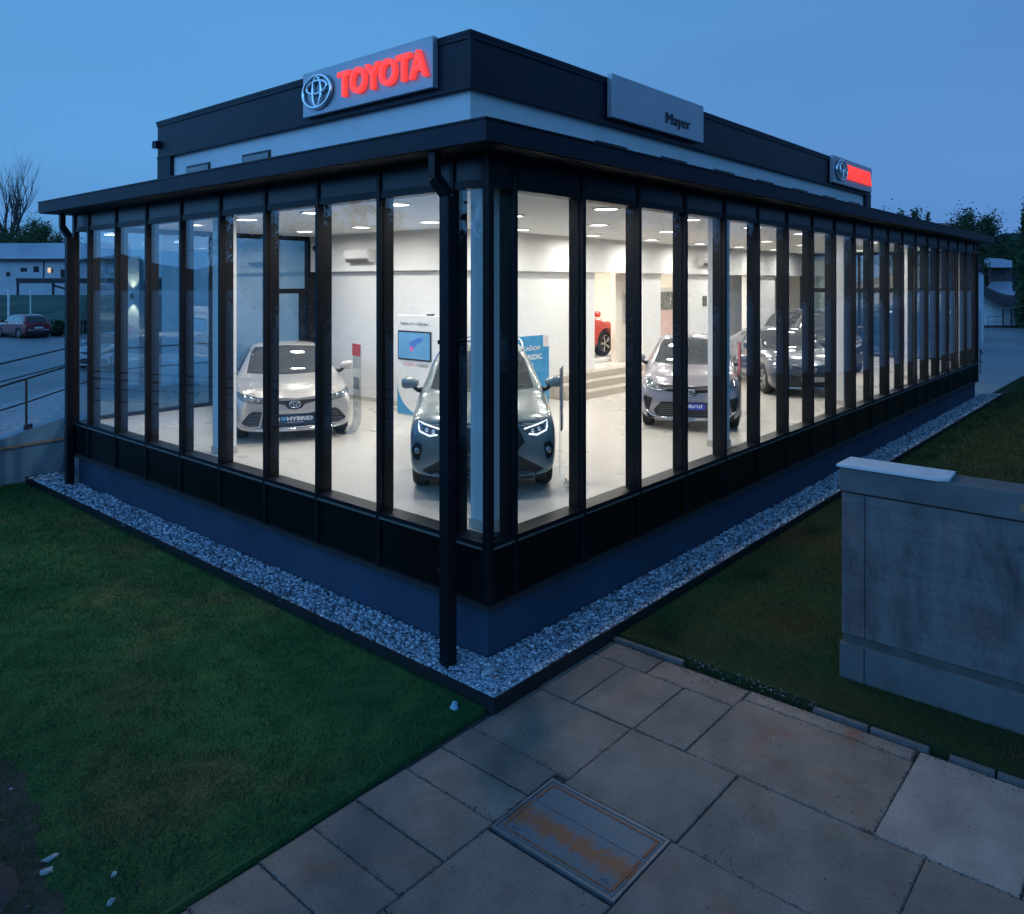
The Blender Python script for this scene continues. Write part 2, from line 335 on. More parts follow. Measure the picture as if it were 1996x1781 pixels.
# paving: slabs with open joints on a dark bed
def paving_mat(name, c1, c2):
    m, t, b = newmat(name); b.inputs['Roughness'].default_value = 0.8; b.inputs['Specular IOR Level'].default_value = 0.25
    tc = t.nodes.new('ShaderNodeTexCoord'); n1 = t.nodes.new('ShaderNodeTexNoise'); n1.inputs['Scale'].default_value = 0.9; n1.inputs['Detail'].default_value = 6
    n2 = t.nodes.new('ShaderNodeTexNoise'); n2.inputs['Scale'].default_value = 75; n2.inputs['Detail'].default_value = 2
    n3 = t.nodes.new('ShaderNodeTexNoise'); n3.inputs['Scale'].default_value = 1.1; n3.inputs['Detail'].default_value = 9; n3.inputs['Distortion'].default_value = 1.5
    rp = t.nodes.new('ShaderNodeValToRGB'); e = rp.color_ramp.elements; e[0].position = 0.35; e[0].color = (*c1, 1); e[1].position = 0.68; e[1].color = (*c2, 1)
    mx = t.nodes.new('ShaderNodeMix'); mx.data_type = 'RGBA'; mx.blend_type = 'OVERLAY'; mx.inputs[0].default_value = 0.45
    r3 = t.nodes.new('ShaderNodeValToRGB'); r3.color_ramp.elements[0].position = 0.60; r3.color_ramp.elements[0].color = (0,0,0,1); r3.color_ramp.elements[1].position = 0.72; r3.color_ramp.elements[1].color = (0.75,0.75,0.75,1)
    m3 = t.nodes.new('ShaderNodeMix'); m3.data_type = 'RGBA'; m3.inputs[7].default_value = (0.27, 0.105, 0.06, 1)
    for n in (n1, n2, n3): t.links.new(tc.outputs['Object'], n.inputs['Vector'])
    t.links.new(n1.outputs['Fac'], rp.inputs[0]); t.links.new(rp.outputs[0], mx.inputs[6]); t.links.new(n2.outputs['Fac'], mx.inputs[7])
    t.links.new(n3.outputs['Fac'], r3.inputs[0]); t.links.new(r3.outputs[0], m3.inputs[0]); t.links.new(mx.outputs[2], m3.inputs[6]); gi = t.nodes.new('ShaderNodeNewGeometry'); im = t.nodes.new('ShaderNodeMapRange'); im.inputs[3].default_value = 0.92; im.inputs[4].default_value = 1.05; t.links.new(gi.outputs['Random Per Island'], im.inputs[0])
    n4 = t.nodes.new('ShaderNodeTexNoise'); n4.inputs['Scale'].default_value = 3.5; n4.inputs['Detail'].default_value = 7; t.links.new(tc.outputs['Object'], n4.inputs['Vector'])
    i4 = t.nodes.new('ShaderNodeMapRange'); i4.inputs[1].default_value = 0.3; i4.inputs[2].default_value = 0.7; i4.inputs[3].default_value = 0.78; i4.inputs[4].default_value = 1.12; t.links.new(n4.outputs['Fac'], i4.inputs[0])
    mm = t.nodes.new('ShaderNodeMath'); mm.operation = 'MULTIPLY'; t.links.new(im.outputs[0], mm.inputs[0]); t.links.new(i4.outputs[0], mm.inputs[1])
    vs_ = t.nodes.new('ShaderNodeVectorMath'); vs_.operation = 'SCALE'; t.links.new(m3.outputs[2], vs_.inputs[0]); t.links.new(mm.outputs[0], vs_.inputs['Scale']); t.links.new(vs_.outputs[0], b.inputs['Base Color'])
    bp = t.nodes.new('ShaderNodeBump'); bp.inputs['Strength'].default_value = 0.6; bp.inputs['Distance'].default_value = 0.005
    t.links.new(n2.outputs['Fac'], bp.inputs['Height']); t.links.new(bp.outputs[0], b.inputs['Normal'])
    return m
PM = [paving_mat('paving_slab', (0.20,0.155,0.13), (0.25,0.195,0.16)), paving_mat('rough_paving_slab', (0.28,0.225,0.20), (0.37,0.295,0.255)), paving_mat('dark_paving_slab', (0.18,0.145,0.125), (0.22,0.175,0.15))]
rects = [(6.50,6.85,3.08,4.0,0),(6.50,6.85,4.0,4.64,2),(6.68,6.86,1.66,3.08,0),(5.62,6.50,4.22,4.64,0),(5.62,6.50,3.58,4.22,0),(5.62,6.50,3.09,3.58,2),(5.62,6.68,1.64,3.09,0),
         (5.62,6.86,0.78,1.64,1),(5.62,6.86,-0.3,0.78,0),(4.74,5.62,3.59,4.64,0),(4.66,5.62,2.63,3.59,0),(4.66,5.62,1.31,2.63,0),(4.66,5.62,-0.3,1.31,0),
         (4.39,4.74,3.70,4.64,2),(4.01,4.39,3.70,4.64,0),(3.53,4.01,3.70,4.64,0),(3.15,3.53,3.70,4.64,2),(2.73,3.15,3.70,4.62,0),(2.25,2.73,3.70,4.62,0),(1.6,2.25,3.70,4.60,0),
         (3.02,3.94,2.66,3.70,0),(2.0,3.02,2.66,3.70,0),(3.60,4.66,1.70,2.66,0),(2.4,3.60,1.70,2.66,2),(3.4,4.66,0.4,1.70,0)]
b = MB()
g = 0.0045
for (x0,x1,y0,y1,mi) in rects:
    b.cur = mi; dz = random.uniform(-0.004, 0.004); e = 0.008
    x0 += g; x1 -= g; y0 += g; y1 -= g
    j = [random.uniform(-0.004, 0.004) for _ in range(8)]
    z = dz
    b.add([(x0+j[0],y0+j[1],-0.05),(x1+j[2],y0+j[3],-0.05),(x1+j[4],y1+j[5],-0.05),(x0+j[6],y1+j[7],-0.05),
           (x0+j[0],y0+j[1],z-0.006),(x1+j[2],y0+j[3],z-0.006),(x1+j[4],y1+j[5],z-0.006),(x0+j[6],y1+j[7],z-0.006),
           (x0+j[0]+e,y0+j[1]+e,z),(x1+j[2]-e,y0+j[3]+e,z),(x1+j[4]-e,y1+j[5]-e,z),(x0+j[6]+e,y1+j[7]-e,z)],
          [(0,1,5,4),(1,2,6,5),(2,3,7,6),(3,0,4,7),(4,5,9,8),(5,6,10,9),(6,7,11,10),(7,4,8,11),(8,9,10,11)])
for iy in range(8):            # slabs continuing under and behind the viewpoint
    for ix in range(8):
        b.cur = 0; x0 = -9+ix*1.3; y0 = 3.62-iy*0.95
        if x0+1.29 < 1.6 or y0+0.94 < 0.3:
            b.box(x0, x0+1.28, y0, y0+0.93, -0.05, random.uniform(-0.004, 0.002))
tag(b.build('paved_path', PM), kind='structure')
b = MB(); b.box(-16, 6.89, -16, 4.7, -0.1, -0.022)
tag(b.build('path_bed', mat('joint_sand', (0.05,0.045,0.045), 0.95, var=0.3, scale=20)), kind='structure')

# kerb stones along the lawn edge of the path
km = mat('kerb_concrete', (0.105,0.10,0.10), 0.85, var=0.2, scale=9, bump=0.4)
for i, (y0, y1, lab) in enumerate(((3.80,4.66,'pale kerb stone at path edge nearest the gravel strip corner'), (2.05,2.52,'short pale kerb stone at path edge below the rusty stains'), (1.58,2.04,'pale kerb stone at path edge ending by a dark gap'),
                                   (1.12,1.44,'pale kerb stone just past the dark gap in the kerb'), (0.66,1.11,'pale kerb stone at the right picture edge'))):
    b = MB(); b.box(6.876, 6.925, y0+0.004, y1-0.004, -0.06, 0.034)
    tag(b.build('kerb_stone', km, bevel=0.006), lab, 'kerb stone', 'kerb stones along the lawn')

# grit and leaf crumbs caught in the joints
def joint_grit(n):
    L = []
    for (x0,x1,y0,y1,mi) in rects:
        L += [((x0,y0),(x1,y0)), ((x0,y0),(x0,y1)), ((x1,y0),(x1,y1))]
    out_ = []
    for i in range(n):
        if RNG.random() < 0.72:
            (a, c) = L[RNG.integers(len(L))]; t_ = RNG.random(); q = abs(RNG.normal(0, .5)); x = a[0]+(c[0]-a[0])*t_+RNG.normal(0, .012); y = a[1]+(c[1]-a[1])*t_+RNG.normal(0, .012)
        elif RNG.random() < 0.6: x = 6.86-abs(RNG.normal(0, .09)); y = RNG.uniform(0.3, 4.6)
        else: x = RNG.uniform(2.2, 6.8); y = RNG.uniform(0.3, 4.6)
        if 3.96 < x < 4.66 and 2.66 < y < 3.70: continue
        out_.append((x, y, 0.001, 1.0))
    return np.array(out_)
GRIT = joint_grit
# steel cover in the paving
mh = thing('access_cover', 'rusty rectangular steel access cover set in the paving', 'access cover', (4.31,3.17,0), world=True)
M['galv'] = mat('galvanised_steel', (0.14,0.15,0.165), 0.55, metal=0.3, var=0.2, scale=8, bump=0.1)
def rust_mat():
    m, t, b = newmat('rusty_plate'); b.inputs['Roughness'].default_value = 0.7
    tc = t.nodes.new('ShaderNodeTexCoord'); sp_ = t.nodes.new('ShaderNodeSeparateXYZ'); t.links.new(tc.outputs['Object'], sp_.inputs[0])
    mp = t.nodes.new('ShaderNodeMapping'); mp.inputs['Scale'].default_value = (6, 9, 1); t.links.new(tc.outputs['Object'], mp.inputs[0])
    nz = t.nodes.new('ShaderNodeTexNoise'); nz.inputs['Scale'].default_value = 1.2; nz.inputs['Detail'].default_value = 10; nz.inputs['Roughness'].default_value = 0.65; t.links.new(mp.outputs[0], nz.inputs['Vector'])
    def M_(op, x, y=None):
        n = t.nodes.new('ShaderNodeMath'); n.operation = op
        for i, q in enumerate((x, y)):
            if q is None: continue
            if isinstance(q, (int, float)): n.inputs[i].default_value = q
            else: t.links.new(q, n.inputs[i])
        return n.outputs[0]
    dist = M_('MULTIPLY', M_('ABSOLUTE', M_('SUBTRACT', sp_.outputs['X'], 4.215)), 1.9)
    v = M_('SUBTRACT', nz.outputs['Fac'], dist)
    rp = t.nodes.new('ShaderNodeValToRGB'); e = rp.color_ramp.elements; e[0].position = 0.27; e[0].color = (0.13,0.145,0.165,1); e[1].position = 0.45; e[1].color = (0.30,0.10,0.04,1)
    n2 = t.nodes.new('ShaderNodeTexNoise'); n2.inputs['Scale'].default_value = 70; n2.inputs['Detail'].default_value = 6; t.links.new(tc.outputs['Object'], n2.inputs['Vector'])
    mx = t.nodes.new('ShaderNodeMix'); mx.data_type = 'RGBA'; mx.blend_type = 'OVERLAY'; mx.inputs[0].default_value = 0.6
    t.links.new(v, rp.inputs[0]); t.links.new(rp.outputs[0], mx.inputs[6]); t.links.new(n2.outputs['Fac'], mx.inputs[7]); t.links.new(mx.outputs[2], b.inputs['Base Color'])
    bp = t.nodes.new('ShaderNodeBump'); bp.inputs['Strength'].default_value = 0.5; bp.inputs['Distance'].default_value = 0.002; t.links.new(v, bp.inputs['Height']); t.links.new(bp.outputs[0], b.inputs['Normal'])
    return m
b = MB()
for a in ((3.965,4.655,2.665,2.69),(3.965,4.655,3.665,3.69),(3.965,3.99,2.69,3.665),(4.63,4.655,2.69,3.665)): b.box(a[0],a[1],a[2],a[3],-0.04,0.005)
b.build('frame', M['galv'], mh, bevel=0.002)
rm = rust_mat()
b = MB(); b.box(3.996,4.375,2.696,3.659,-0.03,0.002); b.build('plate', rm, mh)
b = MB(); b.box(4.382,4.624,2.696,3.659,-0.03,0.0005); b.build('plate', rm, mh)
b = MB()
for a in ((4.018,4.030,2.72,3.63),(4.585,4.60,2.72,3.63)): b.box(a[0],a[1],a[2],a[3],0.0,0.006)
b.box(4.04,4.36,2.712,2.735,0,0.006); b.box(4.40,4.58,2.712,2.735,0,0.006); b.box(4.40,4.58,3.62,3.64,0,0.006); b.box(4.04,4.36,3.62,3.64,0,0.006)
b.build('rusty_seal', mat('seal_rust', (0.28,0.10,0.05), 0.9, var=0.3, scale=30), mh)
for (x, y) in ((4.06,3.55),(4.06,2.80)):
    b = MB(); b.tube([(x, y-0.03, 0.008),(x+0.02,y,0.012),(x,y+0.03,0.008)], 0.004, 6)
    b.build('lifting_ring', M['galv'], mh)

# ------------------------------------------------------------------ gravel strip
b = MB()
b.prism([(5.03,4.64,0),(30.4,4.64,0),(28.46,5.19,0),(5.54,5.19,0)], (0,0,-0.05), (0,0,0.10))
b.prism([(5.03,4.64,0),(5.54,5.19,0),(5.54,16.6,0),(5.03,16.6,0)], (0,0,-0.05), (0,0,0.099))
tag(b.build('gravel_bed', mat('gravel_fines', (0.10,0.12,0.145), 0.9, c2=(0.34,0.38,0.43), scale=45, bump=1.0, bscale=60)), kind='structure')
b = MB()
b.box(5.015,30.4,4.618,4.632,-0.08,0.14); b.box(5.008,5.022,4.618,16.62,-0.08,0.138); b.box(5.022,5.5,16.62,16.634,-0.08,0.135)
tag(b.build('metal_edging', mat('edging_steel', (0.02,0.022,0.026), 0.5, metal=0.3, var=0.2)), 'thin dark metal edging holding the gravel strip', 'edging')

def stones(n, area_fn, smin, smax):
    P = area_fn(n); n = len(P)
    base = np.array([(-1,-1,-.7),(1,-1,-.7),(1,1,-.7),(-1,1,-.7),(-1,-1,.7),(1,-1,.7),(1,1,.7),(-1,1,.7)], float)
    V = base[None]*0.5 + RNG.normal(0, 0.14, (n, 8, 3))
    V[:, 4:, :2] *= RNG.uniform(0.45, 0.9, (n, 1, 1))
    s = RNG.uniform(smin, smax, (n, 1, 1))*P[:, 3][:, None, None]; V *= s*np.array([1.0, 0.75, 0.65])
    a = RNG.uniform(0, 2*PI, n); ca, sa = np.cos(a), np.sin(a)
    tl = RNG.normal(0, 0.35, n); ct, st = np.cos(tl), np.sin(tl)
    y, z = V[..., 1]*ct[:, None]-V[..., 2]*st[:, None], V[..., 1]*st[:, None]+V[..., 2]*ct[:, None]
    x = V[..., 0]*ca[:, None]-y*sa[:, None]; y2 = V[..., 0]*sa[:, None]+y*ca[:, None]
    V = np.stack([x, y2, z], -1) + P[:, None, :3]
    F = np.array([(0,3,2,1),(4,5,6,7),(0,1,5,4),(1,2,6,5),(2,3,7,6),(3,0,4,7)])
    Fa = (F[None] + (np.arange(n)*8)[:, None, None]).reshape(-1, 4)
    return V.reshape(-1, 3), Fa
def np_mesh(name, V, F, mats):
    me = bpy.data.meshes.new(name); k = F.shape[1]
    me.vertices.add(len(V)); me.vertices.foreach_set('co', V.astype(np.float32).ravel())
    me.loops.add(F.size); me.loops.foreach_set('vertex_index', F.astype(np.int32).ravel())
    me.polygons.add(len(F)); me.polygons.foreach_set('loop_start', np.arange(0, F.size, k, dtype=np.int32))
    try: me.polygons.foreach_set('loop_total', np.full(len(F), k, dtype=np.int32))
    except Exception: pass
    for m in mats: me.materials.append(m)
    me.update(calc_edges=True); me.validate()
    return me
def island_mat(name, stops, rough=0.8, spec=0.3, patch=None):
    m, t, b = newmat(name); b.inputs['Roughness'].default_value = rough; b.inputs['Specular IOR Level'].default_value = spec
    g = t.nodes.new('ShaderNodeNewGeometry'); rp = t.nodes.new('ShaderNodeValToRGB'); t.links.new(g.outputs['Random Per Island'], rp.inputs[0])
    e = rp.color_ramp.elements; e[0].position = stops[0][0]; e[0].color = (*stops[0][1], 1); e[1].position = stops[-1][0]; e[1].color = (*stops[-1][1], 1)
    for p, c in stops[1:-1]: q = e.new(p); q.color = (*c, 1)
    if patch:
        tc = t.nodes.new('ShaderNodeTexCoord'); nz = t.nodes.new('ShaderNodeTexNoise'); nz.inputs['Scale'].default_value = patch[1]; nz.inputs['Detail'].default_value = 5; t.links.new(tc.outputs['Object'], nz.inputs['Vector'])
        r2 = t.nodes.new('ShaderNodeValToRGB'); r2.color_ramp.elements[0].position = patch[2]; r2.color_ramp.elements[1].position = patch[3]; r2.color_ramp.elements[1].color = (.85,.85,.85,1); t.links.new(nz.outputs['Fac'], r2.inputs[0])
        sx_ = t.nodes.new('ShaderNodeSeparateXYZ'); t.links.new(tc.outputs['Object'], sx_.inputs[0]); mr_ = t.nodes.new('ShaderNodeMapRange'); mr_.inputs[1].default_value = 11; mr_.inputs[2].default_value = 16; mr_.inputs[3].default_value = 1; mr_.inputs[4].default_value = 0.25; t.links.new(sx_.outputs['X'], mr_.inputs[0])
        ml_ = t.nodes.new('ShaderNodeMath'); ml_.operation = 'MULTIPLY'; t.links.new(r2.outputs[0], ml_.inputs[0]); t.links.new(mr_.outputs[0], ml_.inputs[1])
        mx = t.nodes.new('ShaderNodeMix'); mx.data_type = 'RGBA'; mx.inputs[7].default_value = (*patch[0], 1); t.links.new(ml_.outputs[0], mx.inputs[0]); t.links.new(rp.outputs[0], mx.inputs[6]); t.links.new(mx.outputs[2], b.inputs['Base Color'])
    else: t.links.new(rp.outputs[0], b.inputs['Base Color'])
    return m
def strip_area(n):
    a = RNG.random(n)**1.7
    k = RNG.random(n) < 0.62
    x = np.where(k, 5.04 + a*24.5, RNG.uniform(5.04, 5.52, n)); y = np.where(k, RNG.uniform(4.65, 5.17, n), 4.65 + a*11.9)
    z = 0.108 + RNG.uniform(0, 0.022, n); sc = 1 + 0.55*a
    return np.stack([x, y, z, sc], 1)
V, F = stones(26000, strip_area, 0.022, 0.046)
gm = island_mat('washed_gravel', [(0.0,(0.07,0.085,0.11)),(0.3,(0.22,0.27,0.34)),(0.7,(0.42,0.50,0.60)),(0.95,(0.66,0.74,0.82)),(1.0,(0.32,0.18,0.16))])
o = link('gravel', np_mesh('gravel', V, F, [gm])); tag(o, 'grey washed gravel filling the strip around the showroom', 'gravel', kind='stuff')

# ------------------------------------------------------------------ grass blades
def blades(P, h, w, sc):
    n = len(P); a = RNG.uniform(0, 2*PI, n); lean = RNG.normal(0, 0.45, (n, 2))
    tf = 0.75+0.35*(np.sin(P[:,0]*9.1+2*np.sin(P[:,1]*5.3))*np.cos(P[:,1]*8.3+2*np.sin(P[:,0]*4.1))) + (RNG.random(n) < 0.03)*0.7
    hh = h*RNG.uniform(0.5, 1.2, n)*sc*tf; ww = w*RNG.uniform(0.7, 1.3, n)*sc
    dx, dy = np.cos(a)*ww/2, np.sin(a)*ww/2
    v0 = np.stack([P[:, 0]-dx, P[:, 1]-dy, P[:, 2]], 1); v1 = np.stack([P[:, 0]+dx, P[:, 1]+dy, P[:, 2]], 1)
    v2 = np.stack([P[:, 0]+lean[:, 0]*hh, P[:, 1]+lean[:, 1]*hh, P[:, 2]+hh], 1)
    V = np.stack([v0, v1, v2], 1).reshape(-1, 3); return V, np.arange(3*n).reshape(-1, 3)
def depth(x, y): return x*VX + y*VY
def inside(px, py, poly):
    r = np.zeros(len(px), bool); n = len(poly)
    for i in range(n):
        (xa, ya), (xb, yb) = poly[i], poly[(i+1) % n]
        c = ((ya > py) != (yb > py)) & (px < (xb-xa)*(py-ya)/(yb-ya+1e-12)+xa); r ^= c
    return r
def grass(name, box, poly, n, z, label, stops, excl=None, patch=None):
    x = RNG.uniform(box[0], box[1], n); y = RNG.uniform(box[2], box[3], n); d = depth(x, y)
    keep = inside(x, y, poly) & (d > 3.6) & (RNG.random(n) < np.minimum(1, (6.2/np.maximum(d, 1))**2.0))
    if excl is not None: keep &= ~excl(x, y)
    x, y, d = x[keep], y[keep], d[keep]
    P = np.stack([x, y, np.full(len(x), z)], 1); V, F = blades(P, 0.036, 0.0065, np.clip(d/7, 1, 3.2))
    o = link(name, np_mesh(name, V, F, [island_mat(name+'_blades', stops, 0.75, 0.12, patch)])); return tag(o, label, 'grass', kind='stuff')
GS = [(0.0,(0.012,0.072,0.026)),(0.5,(0.020,0.100,0.036)),(0.86,(0.045,0.12,0.045)),(1.0,(0.12,0.11,0.06))]
soil = lambda x, y: (np.hypot(x-0.95, (y-6.3)*0.43) + 0.10*np.sin(x*7)*np.cos(y*5) < 0.20 + 0.80*RNG.random(len(x)))
grass('left_grass', (-4,5.0,4.66,16.7), [(-4,4.66),(2.0,4.6),(5.0,4.70),(5.0,16.7),(2.4,15.2),(-4,12.5)], 620000, 0.028, 'short green lawn grass left of the gravel strip', GS, soil, ((0.050,0.085,0.040), .6, .50, .75))
GS2 = [(0.0,(0.010,0.052,0.022)),(0.5,(0.018,0.068,0.028)),(0.85,(0.045,0.070,0.030)),(1.0,(0.10,0.075,0.04))]
grass('right_grass', (6.9,40,-8,4.6), [(6.92,-8),(26,-8),(29,-3.7),(34,-0.3),(40,0.4),(40,4.98),(31,4.98),(29.6,4.6),(6.95,4.6)], 1300000, 0.048, 'short browned lawn grass right of the path', GS2, None, ((0.115,0.060,0.026), .50, .45, .60))
# soil patch, rock and pale litter at the lower left
def blob(name, c, s, m, label=None, cat=None, group=None, seed=0, sub_=2):
    bm = bmesh.new(); bmesh.ops.create_icosphere(bm, subdivisions=sub_, radius=1.0); rr = random.Random(seed)
    k = [Vector((rr.uniform(-1,1), rr.uniform(-1,1), rr.uniform(-1,1))).normalized() for _ in range(7)]
    for v in bm.verts:
        f = 1 + sum(0.10*math.sin(3*v.co.dot(q)+i) for i, q in enumerate(k)); v.co = Vector((v.co.x*s[0]*f, v.co.y*s[1]*f, v.co.z*s[2]*f))
    me = bpy.data.meshes.new(name); bm.to_mesh(me); bm.free(); me.materials.append(m)
    o = link(name, me); o.location = c; return tag(o, label, cat, group)
tag(slab('soil_patch', [(0.95+1.0*math.cos(a)*(1+0.10*math.sin(5*a)+random.uniform(-.05,.05)), 6.3+2.3*math.sin(a)*(1+0.06*math.cos(9*a)+random.uniform(-.04,.04))) for a in [i*2*PI/160 for i in range(160)]], 0.0, 0.034, mat('soil', (0.012,0.020,0.014), 0.95, c2=(0.035,0.036,0.032), scale=12, bump=1.0, bscale=40)), kind='structure')
blob('boulder', (1.36,5.60,-0.02), (0.26,0.46,0.20), mat('rock', (0.025,0.028,0.035), 0.9, var=0.4, scale=5, bump=0.6), 'dark rounded boulder at the lower left corner of the lawn', 'boulder', seed=3, sub_=3)
pm_ = mat('pale_stone', (0.30,0.34,0.36), 0.8, var=0.15, scale=30)
for i, (px_, lab) in enumerate((((1.84,5.62,.04,.016),'long pale stone lying in the soil beside the boulder'),((1.78,5.52,.035,.03),'round pale stone just below the long one in the soil'),((1.66,6.5,.025,.02),'small pale stone at the left picture edge by the soil'),
                               ((2.05,5.16,.022,.02),'small white stone between the soil and the path'),((1.95,4.95,.03,.022),'pale stone near the lowest part of the lawn'),((1.62,4.9,.03,.02),'flat pale stone at the bottom left of the picture'))):
    blob('pale_stone', (px_[0], px_[1], 0.045), (px_[2]*(1.6 if i == 0 else 1), px_[3], 0.02), pm_, lab, 'stone', 'pale stones in the soil', seed=i+5, sub_=1)
blob('blue_stone', (4.83,4.93,0.04), (0.045,0.05,0.03), mat('blue_grey_stone', (0.22,0.42,0.50), 0.7), 'rounded blue grey stone in the grass by the gravel corner', 'stone', seed=9)
blob('white_stone', (5.33,4.98,0.14), (0.07,0.06,0.04), pm_, 'large white stone on the gravel at the plinth corner', 'stone', seed=12)
blob('red_stone', (5.32,4.88,0.13), (0.06,0.03,0.02), mat('red_stone', (0.30,0.13,0.13), 0.8), 'reddish stone shard in front of the white stone on the gravel', 'stone', seed=14, sub_=1)
V, F = stones(5200, GRIT, 0.003, 0.011)
tag(link('joint_grit', np_mesh('joint_grit', V, F, [island_mat('grit', [(0.0,(0.02,0.018,0.018)),(0.55,(0.07,0.06,0.055)),(0.85,(0.16,0.075,0.045)),(1.0,(0.22,0.22,0.21))])])), 'dark grit and leaf crumbs lying in the paving joints', 'grit', kind='stuff')
def debris(n):
    x = np.concatenate([RNG.normal(6.93, 0.05, n//2), RNG.normal(1.5, 0.3, n-n//2)]); y = np.concatenate([RNG.uniform(2.5, 3.9, n//2), RNG.normal(6.0, 1.0, n-n//2)])
    return np.stack([x, y, np.full(n, 0.05), RNG.uniform(0.3, 1.0, n)], 1)
V, F = stones(420, debris, 0.010, 0.024)
tag(link('loose_chippings', np_mesh('loose_chippings', V, F, [island_mat('dull_chippings', [(0.0,(0.03,0.032,0.036)),(0.8,(0.10,0.105,0.115)),(1.0,(0.34,0.37,0.40))])])), 'loose stone chippings scattered on soil and lawn edge', 'chippings', kind='stuff')

# ------------------------------------------------------------------ showroom building
bld = thing('showroom_building', 'glass walled car showroom with black frames and flat roof', 'building', (X0, Y0, 0), world=True)
def P(mb, name, m, **k): return mb.build(name, m, bld, **k)
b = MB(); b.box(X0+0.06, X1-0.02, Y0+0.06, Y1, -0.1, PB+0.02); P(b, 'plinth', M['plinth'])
b = MB(); b.box(X0+0.20, XB, Y0+0.20, Y1-0.1, FL-0.12, FL); b.box(XB, X1-0.1, Y0+0.20, YB, FL-0.12, FL); P(b, 'floor', M['floor'])
b = MB(); b.box(X0+0.05, XB, Y0+0.05, Y1, CE, CE+0.06); b.box(XB, X1, Y0+0.05, YB, CE, CE+0.06); P(b, 'ceiling', M['ceiling'])
# flat roof + fascia + soffit
FX, FY, FXE, FYE = 5.00, 4.71, 28.8, 15.9
b = MB(); b.box(FX+0.03, FXE-0.03, FY+0.03, YB, SO+0.02, RT-0.03); b.box(FX+0.03, XB, YB, FYE-0.03, SO+0.02, RT-0.03); P(b, 'roof', mat('roof_membrane', (0.10,0.10,0.11), 0.9, var=0.2))
b = MB(); b.box(FX, FX+0.03, FY, FYE, SO-0.0, RT); b.box(FX+0.03, FXE, FY, FY+0.03, SO-0.0, RT); b.box(FX+0.03, XB, FYE-0.03, FYE, SO, RT); b.box(FXE-0.03, FXE, FY+0.03, YB, SO, RT)
P(b, 'fascia', M['fascia'])
b = MB(); b.box(FX-0.012, FX+0.05, FY-0.012, FYE+0.01, RT, RT+0.018); b.box(FX+0.05, FXE, FY-0.012, FY+0.05, RT, RT+0.018); P(b, 'roof_trim', M['frame'])
b = MB(); b.box(FX+0.03, X0+0.02, FY+0.03, FYE-0.03, SO-0.01, SO+0.02); b.box(X0+0.02, FXE-0.03, FY+0.03, Y0+0.02, SO-0.01, SO+0.02); b.box(X0+0.02, XB, Y1, FYE-0.03, SO-0.01, SO+0.02); P(b, 'soffit', M['soffit'])

mx_ = [5.85+1.162*i for i in range(20)]; my_ = [5.61+1.153*i for i in range(9)]
MD = 0.17
def mullion_y(x, w=0.055):   # on the right facade (plane y = Y0)
    b = MB(); b.box(x-w/2, x+w/2, Y0-0.035, Y0+MD, PB+0.04, SO-0.01); P(b, 'mullion', M['frame'], bevel=0.003)
def mullion_x(y, w=0.055):
    b = MB(); b.box(X0-0.035, X0+MD, y-w/2, y+w/2, PB+0.04, SO-0.01); P(b, 'mullion', M['frame'], bevel=0.003)
for x in mx_: mullion_y(x)
for y in my_: mullion_x(y)
b = MB(); b.box(X0-0.035, X0+0.045, Y0-0.035, Y0+0.045, PB-0.01, SO-0.01); P(b, 'corner_post', M['frame'], bevel=0.003)
b = MB(); b.box(X1-0.06, X1+0.03, Y0-0.035, Y0+0.06, PB-0.01, SO-0.01); P(b, 'corner_post', M['frame'], bevel=0.003)
b = MB(); b.box(X0-0.035, X0+0.06, Y1-0.04, Y1+0.06, PB-0.01, SO-0.01); P(b, 'corner_post', M['frame'], bevel=0.003)
ex = [X0+0.045]+mx_+[X1-0.06]; ey = [Y0+0.045]+my_+[Y1-0.04]
HT = GT
for i in range(len(ex)-1):
    a, c = ex[i]+(0.0275 if i else 0), ex[i+1]-(0.0275 if i < len(ex)-2 else 0)
    b = MB(); b.box(a, c, Y0+0.01, Y0+0.034, FL+0.03, GT-0.03); P(b, 'window_pane', M['glass'])
    b = MB(); b.box(a, c, Y0-0.01, Y0+0.05, PB+0.05, FL-0.06); P(b, 'spandrel_panel', M['spandrel'])
    b = MB(); b.box(a, c, Y0-0.008, Y0+0.05, GT+0.05, SO-0.012); P(b, 'header_panel', M['header'])
for i in range(len(ey)-1):
    a, c = ey[i]+(0.0275 if i else 0), ey[i+1]-(0.0275 if i < len(ey)-2 else 0)
    b = MB(); b.box(X0+0.01, X0+0.034, a, c, FL+0.03, GT-0.03); P(b, 'window_pane', M['glass'])
    b = MB(); b.box(X0-0.01, X0+0.05, a, c, PB+0.05, FL-0.06); P(b, 'spandrel_panel', M['spandrel'])
    b = MB(); b.box(X0-0.008, X0+0.05, a, c, GT+0.05, SO-0.012); P(b, 'header_panel', M['header'])
def rail_ring(name, z0, z1, proud, m, inn=0.06):
    b = MB()
    for i in range(len(ex)-1):
        a, c = ex[i]+(0.0275 if i else 0), ex[i+1]-(0.0275 if i < len(ex)-2 else 0); b.box(a, c, Y0-proud, Y0+inn, z0, z1)
    for i in range(len(ey)-1):
        a, c = ey[i]+(0.0275 if i else 0), ey[i+1]-(0.0275 if i < len(ey)-2 else 0); b.box(X0-proud, X0+inn, a, c, z0, z1)
    return P(b, name, m)
rail_ring('sill_rail', FL-0.055, FL+0.03, 0.03, M['frame'], 0.19)
rail_ring('head_rail', GT-0.03, GT+0.05, 0.02, M['frame'], 0.17)
rail_ring('sill_trim', FL-0.035, FL-0.015, 0.042, M['metal'], -0.032)
